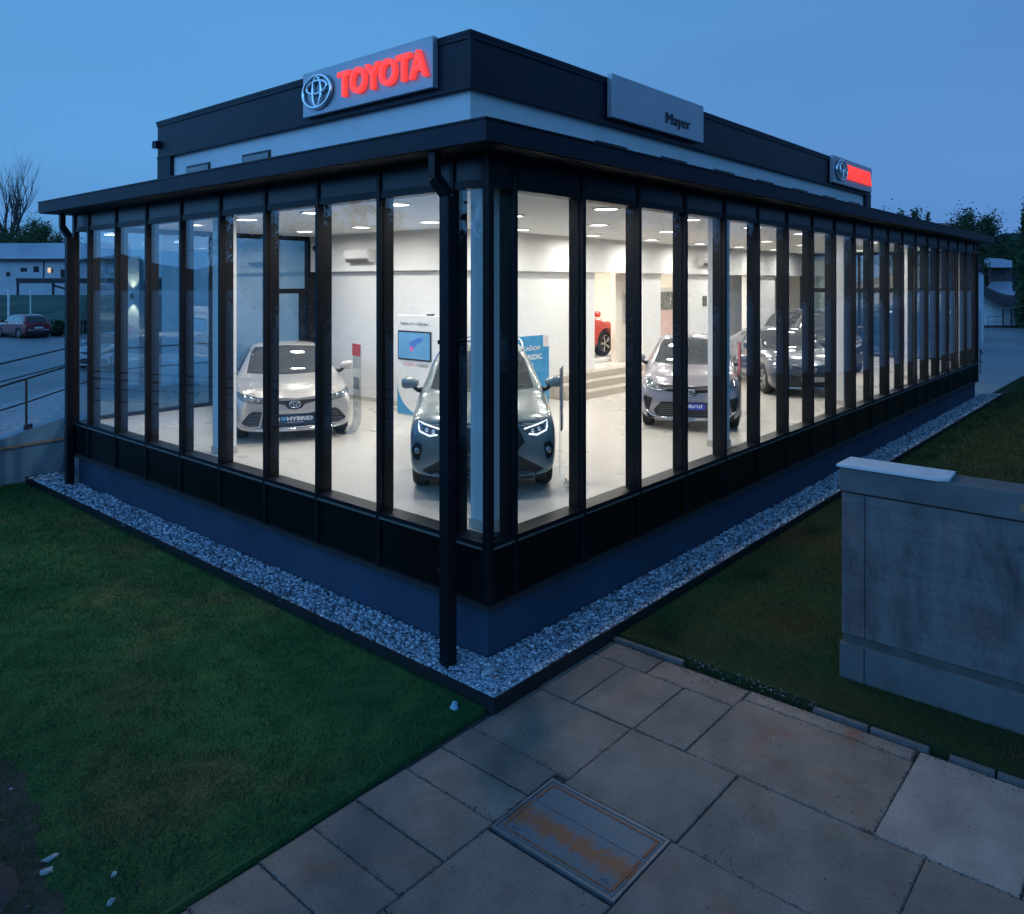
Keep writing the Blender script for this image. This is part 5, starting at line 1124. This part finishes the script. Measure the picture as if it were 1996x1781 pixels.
# ------------------------------------------------------------------ ramp, retaining wall and railings at the left
dv = Vector((0.843, 0.538, 0)); nv = Vector((-0.538, 0.843, 0)); P0 = Vector((4.64, 16.70, 0))
rw = thing('retaining_wall', 'low pale retaining wall with rusty ledge beside the entrance ramp', 'wall', (4.6, 16.7, 0), world=True)
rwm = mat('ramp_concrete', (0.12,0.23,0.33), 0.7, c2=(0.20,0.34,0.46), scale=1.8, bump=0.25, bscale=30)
def wallseg(a, c, z0a, z0c, z1a, z1c, th, m, name):
    A = P0+dv*a; C = P0+dv*c; t_ = nv*th; b = MB()
    b.add([A+Vector((0,0,z0a)), C+Vector((0,0,z0c)), C+t_+Vector((0,0,z0c)), A+t_+Vector((0,0,z0a)), A+Vector((0,0,z1a)), C+Vector((0,0,z1c)), C+t_+Vector((0,0,z1c)), A+t_+Vector((0,0,z1a))],
          [(0,3,2,1),(4,5,6,7),(0,1,5,4),(1,2,6,5),(2,3,7,6),(3,0,4,7)]); return b
wallseg(-9, 2.6, -.1, -.1, 0.15, 1.10, 0.22, rwm, '').build('wall', rwm, rw)
A = P0-dv*9-nv*0.03; 
b = MB(); b.bar(P0-dv*6-nv*0.03+Vector((0,0,.55)), P0-nv*0.03+Vector((0,0,.72)), .06, .04); b.bar(P0-nv*0.03+Vector((0,0,.72)), P0+dv*1.7-nv*0.03+Vector((0,0,.585)), .06, .035); b.build('ledge', mat('rusty_ledge', (0.35,0.22,0.13), 0.8, var=0.3, scale=9), rw)
cob = mat('cobbles', (0.24,0.27,0.30), 0.8, c2=(0.44,0.47,0.50), scale=9, bump=0.8, bscale=14)
b = MB(); A0 = P0-dv*9+nv*0.22; A1 = P0+dv*5.4+nv*0.22; B1 = A1+nv*2.6; B0 = A0+nv*2.6
b.add([(A0.x,A0.y,.10),(A1.x,A1.y,1.14),(B1.x,B1.y,1.14),(B0.x,B0.y,.10),(A0.x,A0.y,-.1),(A1.x,A1.y,-.1),(B1.x,B1.y,-.1),(B0.x,B0.y,-.1)], [(0,1,2,3),(7,6,5,4),(0,4,5,1),(1,5,6,2),(2,6,7,3),(3,7,4,0)])
b.build('ramp', cob, rw)
b = MB(); b.prism([(6.15,15.7,0),(13,15.7,0),(13,19.8,0),(7.0,19.8,0),(6.15,18.0,0)], (0,0,-.1), (0,0,1.17)); tag(b.build('entrance_landing', cob), kind='structure')
rl = mat('railing_metal', (0.05,0.045,0.05), 0.45, metal=0.5)
def railing(pts, label, brackets=False):
    t = thing('railing', label, 'railing', (pts[0][0], pts[0][1], 0), world=True)
    for k, nm in ((0, 'handrail'), (1, 'middle_rail')):
        b = MB(); b.tube([(x, y, z[k]) for x, y, z, _ in pts], 0.022 if k == 0 else 0.016, 8); b.build(nm, rl, t, smooth=True)
    for x, y, z, post in pts:
        if post is None: continue
        b = MB(); b.bar((x, y, post), (x, y, z[0]-0.02), 0.035); b.build('post', rl, t)
        if brackets: b = MB(); b.bar((x-nv.x*0.04, y-nv.y*0.04, post-0.10), (x-nv.x*0.04, y-nv.y*0.04, post+0.16), 0.17, 0.05, up=nv); b.build('bracket', rl, t)
    return t
def rp(s, off, zz, post): q = P0+dv*s+nv*off; return (q.x, q.y, zz, post)
railing([rp(-7,0.1,(1.05,0.6),0.25), rp(-3.4,0.1,(1.45,1.0),0.55), rp(0.0,0.1,(1.84,1.40),None), rp(0.72,0.1,(1.92,1.46),0.88), rp(2.5,0.1,(2.12,1.66),1.02)], 'dark railing with square foot plates on top of the near side of the ramp', True)
railing([rp(-7,2.7,(0.95,0.55),0.2), rp(-2.4,2.7,(1.45,1.05),0.5), rp(1.4,2.7,(1.80,1.40),0.8), rp(5.3,2.7,(2.14,1.72),1.1)], 'dark railing along the far side of the ramp')
railing([(8.0,19.6,(2.2,1.7),1.17),(9.6,19.6,(2.2,1.7),1.17),(11.2,19.6,(2.2,1.7),1.17),(12.8,19.6,(2.2,1.7),1.17)], 'dark railing behind the entrance landing seen through the end glazing')
q = at(1911, 32.0); railing([(q[0]-5,q[1]+1.4,(1.08,.6),0.0),(q[0]-2.2,q[1]+.6,(1.08,.6),0.0),(q[0],q[1],(1.04,.55),0.0),(q[0]+.15,q[1]-.05,(0.85,.5),None)], 'dark railing at the paved yard beyond the right end of the showroom')

# stand-in strip shaped as its lamp's light arch, and things beyond the landing
t = thing('light_arch_strip', 'pale stand-in wall strip rounded like the light arch of its small up and down lamp', 'stand-in', (10.15, 24.6, 0), world=True)
q = at(260, 23.5); b = MB(); w = .17
prof = [(-w, 0)]+[(-w, 4.35)]+[(w*-math.cos(a), 4.35+0.28*math.sin(a)) for a in [k*PI/12 for k in range(1, 12)]]+[(w, 4.35), (w, 0)]  # rounded top repeats the arch of light the lamp throws on the wall
rr = Vector((VY, -VX, 0)); b.prism([(q[0]+rr.x*x, q[1]+rr.y*x, z_) for x, z_ in prof], (0,0,0), (VX*.3, VY*.3, 0)); b.build('arch_strip', M['render'], t)
lz = hz(577, 23.5); c0 = Vector((q[0]-VX*.09, q[1]-VY*.09, lz))
b = MB(); b.lathe([(0,-.09),(.045,-.09),(.045,.09),(0,.09)], 16, 'Z', c0); lb = b.build('lamp_body', M['black'], t)
for s in (-1, 1):
    sp = bpy.data.lights.new('wall_washer', 'SPOT'); sp.energy = 40; sp.spot_size = math.radians(70); sp.spot_blend = 0.6; sp.color = (1,.80,.52); sp.shadow_soft_size = 0.03
    so = bpy.data.objects.new('wall_washer', sp); COL.objects.link(so); so.parent = t; so.location = (c0.x-10.15-VX*.02, c0.y-24.6-VY*.02, c0.z+s*0.11); so.rotation_euler = (PI if s > 0 else 0, 0, 0)
q = at(222, 36); make_car('hatchback', 'cross', paint('pale_blue_paint', (0.40,0.47,0.52)), 'pale blue hatchback parked outside beyond the left end glazing', 'car', (q[0]-1.5, q[1]-1.2), (-0.75,-0.66,0), det_cross(False), z=-0.055)
q = at(300, 40); make_car('sedan', 'sedan', paint('mid_blue_paint', (0.10,0.17,0.26)), 'blue sedan parked outside behind the arched light strip', 'car', (q[0]-1.5, q[1]-1.5), (-0.5,-0.86,0), det_sedan(False), z=-0.055)
q = at(44, 55); q = (q[0]-.35, q[1]+2.2); make_car('estate_car', 'suv', paint('dark_red_paint', (0.20,0.02,0.03), 0.2), 'dark red estate car parked on the far left asphalt, seen from behind', 'car', (q[0], q[1]), (-0.15,0.99,0), lambda r, bv, pm, T: [patch(bv, qq if s > 0 else mirror_poly(qq), 'R', M['redlamp'], 'tail_light', r, 0.014) for s in (-1,1) for qq in ([(.62,1.02),(.84,1.05),(.84,.62),(.70,.62)],)]+[patch(bv, [(-.7,.55),(.7,.55),(.7,.62),(-.7,.62)], 'R', M['chrome'], 'tailgate_trim', r, 0.014), patch(bv, [(-.28,.68),(.28,.68),(.28,.80),(-.28,.80)], 'R', M['white'], 'number_plate', r, 0.014), patch(bv, [(-.82,.32),(.82,.32),(.8,.50),(-.8,.50)], 'R', M['black'], 'rear_bumper', r, 0.014)], z=-0.055)

# ------------------------------------------------------------------ trees
def leaf_mesh(name, C, Rr, n, size, m, squash=0.8, clumps=26, seed=0, cone=False, sparse=0.0):
    r = np.random.default_rng(seed)
    u = r.normal(0, 1, (clumps, 3)); u /= np.linalg.norm(u, axis=1)[:, None]; rad = r.uniform(0.35, 1.0, clumps)**0.5
    cc = u*rad[:, None]
    if cone: cc[:, 2] = r.uniform(-1, 1, clumps); f = (1-cc[:, 2])/2*0.9+0.08; a = r.uniform(0, 2*PI, clumps); q = r.uniform(0.4, 1, clumps); cc[:, 0] = np.cos(a)*f*q; cc[:, 1] = np.sin(a)*f*q
    k = r.integers(0, clumps, n); cs = r.uniform(0.14, 0.30, clumps)
    p = cc[k] + r.normal(0, 1, (n, 3))*cs[k][:, None]*0.75
    p *= np.array([Rr, Rr, Rr*squash]); p += np.array(C)
    nn = r.normal(0, 1, (n, 3)); nn /= np.linalg.norm(nn, axis=1)[:, None]; t1 = np.cross(nn, r.normal(0, 1, (n, 3))); t1 /= np.linalg.norm(t1, axis=1)[:, None]; t2 = np.cross(nn, t1)
    s = size*r.uniform(0.5, 1.3, (n, 1))
    V = np.stack([p-t1*s, p+t2*s*0.5, p+t1*s, p-t2*s*0.5], 1).reshape(-1, 3)
    return np_mesh(name, V, np.arange(4*n).reshape(-1, 4), [m])
def branch(mb, p, d, l, r, depth, rnd, spread=0.5, up=0.25):
    n = 4; pts = [p]; rs = [r]; dd = d.copy()
    for i in range(n):
        dd = (dd + Vector((rnd.gauss(0, .10), rnd.gauss(0, .10), rnd.gauss(0, .05)+up*0.12))).normalized(); pts.append(pts[-1]+dd*(l/n)); rs.append(r*(1-0.4*(i+1)/n))
    mb.tube(pts, rs, 6 if r > .03 else 4, cap=False)
    if depth <= 0: return
    for i in range(rnd.randint(3, 4)):
        k = rnd.randint(2, n); q = Vector((rnd.gauss(0, 1), rnd.gauss(0, 1), rnd.gauss(0.2, .6))).normalized()
        nd = (dd*(1-spread) + q*spread + Vector((0, 0, up))).normalized(); branch(mb, pts[k], nd, l*rnd.uniform(.58, .8), rs[k]*rnd.uniform(.5, .68), depth-1, rnd, spread, up)
def tree(x, y, H, R, m, label, seed, n=9000, size=0.16, kind='tree', cone=False, base=0.30, squash=1.0, group=None, clumps=34):
    t = thing(kind, label, 'tree', (x, y, -0.06), group=group); rnd = random.Random(seed)
    mb = MB(); branch(mb, Vector((0,0,-.1)), Vector((0,0,1)), H*(base+.12), max(.07, H*.018), 1, rnd); mb.build('trunk', M['bark'], t, smooth=True, recalc=False)
    me = leaf_mesh('crown', (0, 0, H*base+(H*(1-base))/2), R, n, size, m, squash=(H*(1-base)/2)/R, clumps=clumps, seed=seed, cone=cone); link('crown', me, t)
    return t
LD, LM = M['leafdark'], M['leafmid']
def T_(sx, d, top, wpx, m, label, seed, **k):
    x, y = at(sx, d); tree(x, y, hz(top, d)+0.06, wpx*d/1513/2, m, label, seed, **k)
T_(1752, 90, 392, 74, LD, 'thin leafed tree rising over the right end of the flat roof', 1, n=2600, clumps=22, size=.20)
T_(1792, 96, 405, 40, LD, 'smaller tree over the roof right of the thin leafed one', 2, n=1500, clumps=12, size=.2)
T_(1884, 80, 418, 62, LD, 'round dark tree right of the red roofed house', 3, n=8000, clumps=40)
T_(1932, 84, 426, 74, LD, 'broad dark tree between the round one and the conifer', 4, n=9000)
T_(2000, 66, 414, 36, LD, 'dark pointed conifer at the right picture edge', 5, n=9000, cone=True, kind='conifer', base=.08, clumps=120, size=.14)
T_(1950, 92, 462, 120, LD, 'low dense trees filling the gap behind the pale building', 6, n=9000)
T_(2012, 60, 470, 44, LD, 'dark bush like tree in front of the conifer at the right edge', 7, n=7000, base=.05)
T_(1850, 95, 462, 60, LM, 'low tree behind the right end of the roof', 8, n=4000)
T_(80, 108, 434, 84, LM, 'green bushy tree beside the bare tree on the left', 9, n=14000, base=.25, size=.16, clumps=60)
T_(120, 112, 462, 70, LD, 'dark low tree by the left roof corner', 10, n=12000, base=.2, size=.16, clumps=50)
T_(34, 107, 452, 84, LM, 'rounded green tree in front of the bare tree', 11, n=12000, base=.2, size=.16, clumps=50)
T_(-10, 110, 440, 80, LD, 'dark tree cut by the left picture edge', 12, n=12000, base=.2, size=.16, clumps=50)
x, y = at(24, 112); t = thing('bare_tree', 'tall leafless tree with fine upright branches at the far left', 'tree', (x, y, -0.06)); rnd = random.Random(5); mb = MB()
p_ = Vector((0,0,0)); mb.tube([p_, Vector((.1,0,5)), Vector((0,.1,10))], [.42,.36,.28], 8)
for k in range(9):
    a = k*2*PI/9+rnd.uniform(-.3,.3); branch(mb, Vector((0,.05,7.0+.42*k)), Vector((math.cos(a)*.42, math.sin(a)*.42, 1)).normalized(), 5.4, .17, 3, rnd, spread=.30, up=.42)
mb.build('trunk', M['bark'], t, smooth=True, recalc=False)
for i, (x, y, H, R) in enumerate(((32,-15,7,3.2),(42,-14,8,3.5),(54,-19,8,4),(66,-17,9,4.4),(80,-22,9,4.5),(96,-24,10,5),(112,-22,11,5),(24,-18,7,3),(130,-26,12,6),(-14,24,7,3),(-16,34,8,3.5),(-20,46,9,4),(-26,60,10,5),(-12,14,6,2.6),(17,-4.5,11,3.6),(22,-7,12,4),(13,-8,11,3.6),(27,-10,12,4))):
    tree(x, y, H, R, LD if i % 2 else LM, '', 30+i, n=4200, size=.2, group='trees reflected in the glazing', base=.12)
    o = [o_ for o_ in SC.objects if o_.name.startswith('tree')]
for i, o_ in enumerate([o_ for o_ in SC.objects if o_.get('group') == 'trees reflected in the glazing']):
    o_['label'] = ('%s tree along the road beyond the right lawn, counted from the near end' % (ORD+['tenth'])[i]) if i < 9 else ('%s tree on the slope left of the left lawn, counted from the near end' % ORD[i-9] if i < 14 else '%s tall tree shading the right lawn, counted from the near end' % ORD[i-14])
for i, (x, y, H, R) in enumerate(((48,34,11,5),(60,48,12,6),(40,52,11,5),(72,30,12,5))):
    t = tree(x, y, H, R, LD, '%s dark tree in the row behind the showroom' % ORD[i], 60+i, n=2500, size=.25, group='trees behind the showroom')

# ------------------------------------------------------------------ hills, banks and far buildings
def hill_mat():
    return mat('wooded_hill', (0.020,0.045,0.055), 1.0, c2=(0.045,0.075,0.085), scale=0.05, spec=0.0)
r = np.random.default_rng(5); b = MB(); na = 90; vs = []; fs = []
for i in range(na+1):
    a = math.radians(-60+200*i/na); h = 30+16*math.sin(i*.31)+9*math.sin(i*.83+1)+3*math.sin(i*2.3)
    for (rad, z_) in ((420, -2), (470, h*.35), (540, h*.8), (640, h), (760, h*.5), (800, -3)): vs.append((rad*math.cos(a), rad*math.sin(a), z_))
for i in range(na):
    for k in range(5): fs.append((i*6+k, (i+1)*6+k, (i+1)*6+k+1, i*6+k+1))
b.add(vs, fs); tag(b.build('hills', hill_mat(), smooth=True), kind='structure')
bankm = mat('bank_grass', (0.018,0.05,0.042), 0.95, c2=(0.06,0.12,0.085), scale=0.35, bump=1.0, bscale=8)
def oriented_box(sx0, sx1, d0, d1, z0, z1, m, name, parent=None, front=None):
    a = at(sx0, d0); c = at(sx1, d0); e_ = at(sx1, d1); f_ = at(sx0, d1); b = MB(); b.prism([(a[0],a[1],0),(c[0],c[1],0),(e_[0],e_[1],0),(f_[0],f_[1],0)], (0,0,z0), (0,0,z1)); return b.build(name, m, parent)
b = MB(); a0, a1, a2, a3 = at(-300, 58), at(330, 58), at(330, 72), at(-300, 72)
b.add([(a0[0],a0[1],-.05),(a1[0],a1[1],-.05),(a2[0],a2[1],2.6),(a3[0],a3[1],2.6),(a2[0]+6,a2[1]+9,2.5),(a3[0]+6,a3[1]+9,2.5)], [(0,1,2,3),(3,2,4,5)]); tag(b.build('grass_bank', bankm), kind='structure')
hedge = thing('hedge', 'low dark clipped hedge at the foot of the green bank on the far left', 'hedge', (*at(60, 56.5), 0), world=True)
hm = []
for i in range(9):
    p_ = at(-40+i*24, 56.5); hm.append(leaf_mesh('foliage', (p_[0], p_[1], 0.45), .8, 900, .12, LD, squash=.75, clumps=12, seed=80+i))
bm = bmesh.new()
for me in hm: bm.from_mesh(me)
me = bpy.data.meshes.new('foliage'); bm.to_mesh(me); bm.free(); me.materials.append(LD); link('foliage', me, hedge)
wl = mat('pale_wall', (0.42,0.46,0.50), 0.8, var=0.08, scale=.6); rfm = mat('pale_metal_roof', (0.42,0.46,0.56), 0.4, metal=0.2, var=0.1, scale=.5); dk = mat('dark_timber', (0.03,0.028,0.03), 0.7, var=0.3)
ind = thing('industrial_building', 'long low pale industrial building with one lit window on the far left', 'building', (*at(60, 92), 0), world=True)
D = 92
oriented_box(-120, 250, D, D+12, -.06, hz(507, D), wl, 'wall', ind)
b = MB(); a0, a1, a2, a3 = at(-125, D-.6), at(255, D-.6), at(255, D+9), at(-125, D+9); z0, z1 = hz(505, D), hz(484, D)
b.prism([(a0[0],a0[1],z0),(a1[0],a1[1],z0),(a2[0],a2[1],z1+.9),(a3[0],a3[1],z1+.9)], (0,0,0), (0,0,.2)); b.build('roof', rfm, ind)
oriented_box(-122, 252, D-.7, D-.5, hz(508.5, D), hz(504, D), dk, 'gutter', ind)
for (s0, s1, t0_, t1_, m_, nm) in ((93,99,522,531,emat('lit_pane', (1.0,.62,.32), .9),'lit_window'),(99.5,102.5,523,531,mat('red_sign', (.4,.05,.06), .5),'red_board'),(65,75,519,530,M['frame'],'window'),(118,132,525,541,M['frame'],'doorway'),(83.5,86,508,541,dk,'drain_strip'),(12,19,530,538,M['frame'],'window'),(40,52,522,529,M['frame'],'window')):
    oriented_box(s0, s1, D-.06, D-.001, hz(t1_, D), hz(t0_, D), m_, nm, ind)
cp = thing('canopy', 'long dark flat canopy on thick posts in front of the industrial building', 'canopy', (*at(80, 80), 0), world=True); D = 80
oriented_box(31, 230, D, D+5, hz(552, D), hz(542, D), dk, 'roof', cp)
for s_ in (32, 101, 180):
    oriented_box(s_, s_+5.5, D+.6, D+1.0, 1.8, hz(552, D), dk, 'post', cp)
b = MB(); a0 = at(104, D+.8); a1 = at(128, D+.8); b.bar((a0[0],a0[1],hz(556,D)), (a1[0],a1[1],hz(563,D)), .18); b.build('brace', dk, cp)
for s_, t_, lab in ((17, 562, 'pale thick post on the grass bank at the far left'), (59.5, 566, 'thin pale post on the grass bank right of the red car')):
    p_ = at(s_, 60); b = MB(); b.tube([(p_[0], p_[1], 0), (p_[0], p_[1], hz(t_, 60))], .09 if s_ == 17 else .05, 8); b.v.append((p_[0], p_[1], hz(t_, 60)+.06)); tag(b.build('bank_post', M['white']), lab, 'post')
# far right
sh = thing('pale_shed', 'tall pale blue grey shed wall just beyond the right end of the showroom', 'shed', (*at(1900, 50), 0), world=True)
oriented_box(1850, 1917.5, 50, 54, -.06, hz(531, 50), rfm, 'wall', sh); oriented_box(1911, 1917.8, 49.9, 49.99, -.05, hz(605, 50), wl, 'door', sh)
b = MB(); a0 = at(1850, 49.8); a1 = at(1905, 49.8); a2 = at(1919, 49.8); b.bar((a0[0],a0[1],hz(515,50)), (a1[0],a1[1],hz(517,50)), .16, .1); b.bar((a1[0],a1[1],hz(517,50)), (a2[0],a2[1],hz(534,50)), .16, .1); b.build('verge', dk, sh)
D = 67
sw_ = thing('curved_roof_building', 'white building with dark swooping roof and dark posts at the far right', 'building', (*at(1960, D), 0), world=True)
def strip(pts_top, pts_bot, d0, d1, m, name, parent):
    b = MB(); n = len(pts_top); vs = []
    for dd in (d0, d1):
        for (s_, y_) in pts_top: p_ = at(s_, dd); vs.append((p_[0], p_[1], hz(y_, d0)))
        for (s_, y_) in pts_bot: p_ = at(s_, dd); vs.append((p_[0], p_[1], hz(y_, d0)))
    fs = []
    for i in range(n-1):
        fs += [(i, n+i, n+i+1, i+1), (2*n+i, 2*n+i+1, 3*n+i+1, 3*n+i), (i, i+1, 2*n+i+1, 2*n+i), (n+i, 3*n+i, 3*n+i+1, n+i+1)]
    fs += [(0, 2*n, 3*n, n), (n-1, 2*n-1, 4*n-1, 3*n-1)]
    b.add(vs, fs); return b.build(name, m, parent)
tp = [(1905,547),(1919,557),(1935,566),(1954,575),(1972,579),(1996,578),(2040,570),(2100,550)]; bt = [(1905,566),(1919,577),(1935,588),(1954,597),(1972,598),(1996,592),(2040,584),(2100,566)]
strip(tp, bt, D-1.2, D+9, mat('dark_tiles', (0.05,0.045,0.055), .7, var=.3, scale=3), 'roof', sw_)
strip([(s_, y_+.4) for s_, y_ in bt], [(s_, 640) for s_, _ in bt], D, D+8, mat('white_wall', (.62,.66,.70), .8, var=.05), 'wall', sw_)
strip([(s_, y_+1.2) for s_, y_ in bt], [(s_, y_+3.5) for s_, y_ in bt], D-.9, D-.7, wl, 'roof_edge', sw_)
for s_ in (1955, 1971, 2030): oriented_box(s_-1.6, s_+1.6, D-.9, D-.6, -.06, hz(600, D), dk, 'post', sw_)
oriented_box(1908, 2100, D-.25, D-.02, -.06, hz(634, D), dk, 'base', sw_)
q = at(1926, D-3); railing([(q[0],q[1],(1.0,.55),-.05),(q[0]+VY*1.2,q[1]-VX*1.2,(1.0,.55),-.05)], 'small pale gate frame in front of the white curved roof building')
D = 82
bb = thing('round_top_building', 'dark fronted building with pale rounded roof band behind the curved roof', 'building', (*at(1940, D), 0), world=True)
strip([(1900,506),(1910,503),(1930,502.5),(1954,504),(1973,508)], [(1900,521),(1910,521),(1930,521),(1954,521),(1973,521)], D-1, D+9, rfm, 'roof', bb)
oriented_box(1900, 1973, D, D+8, -.06, hz(521.2, D), mat('brown_cladding', (.06,.045,.05), .7, var=.3, scale=1.5), 'wall', bb)
oriented_box(1926, 1932, D-.3, D-.01, hz(552, D), hz(524, D), mat('reddish_panel', (.14,.06,.07), .7), 'panel', bb)
b = MB(); a0, a1, a2, a3 = at(1915, D-5), at(1973, D-5), at(1973, D-.05), at(1932, D-.05); b.prism([(a0[0],a0[1],hz(577,D-5)),(a1[0],a1[1],hz(577,D-5)),(a2[0],a2[1],hz(550,D)),(a3[0],a3[1],hz(550,D))], (0,0,-.1), (0,0,.1)); b.build('lower_roof', rfm, bb)
D = 105
hs = thing('red_roofed_house', 'house with a dull red hipped roof peeking above the right roof line', 'house', (*at(1845, D), 0), world=True)
oriented_box(1818, 1866, D, D+8, -.06, hz(446, D), wl, 'wall', hs)
b = MB(); a0, a1, a2, a3 = at(1808, D-1), at(1876, D-1), at(1876, D+9), at(1808, D+9); m0 = at(1826, D+4); m1 = at(1862, D+4); z0 = hz(450, D); z1 = hz(430, D)
b.add([(a0[0],a0[1],z0),(a1[0],a1[1],z0),(a2[0],a2[1],z0),(a3[0],a3[1],z0),(m0[0],m0[1],z1),(m1[0],m1[1],z1)], [(0,1,5,4),(1,2,5),(2,3,4,5),(3,0,4),(3,2,1,0)]); b.build('roof', mat('red_tiles', (.30,.11,.12), .8, var=.2, scale=2), hs)
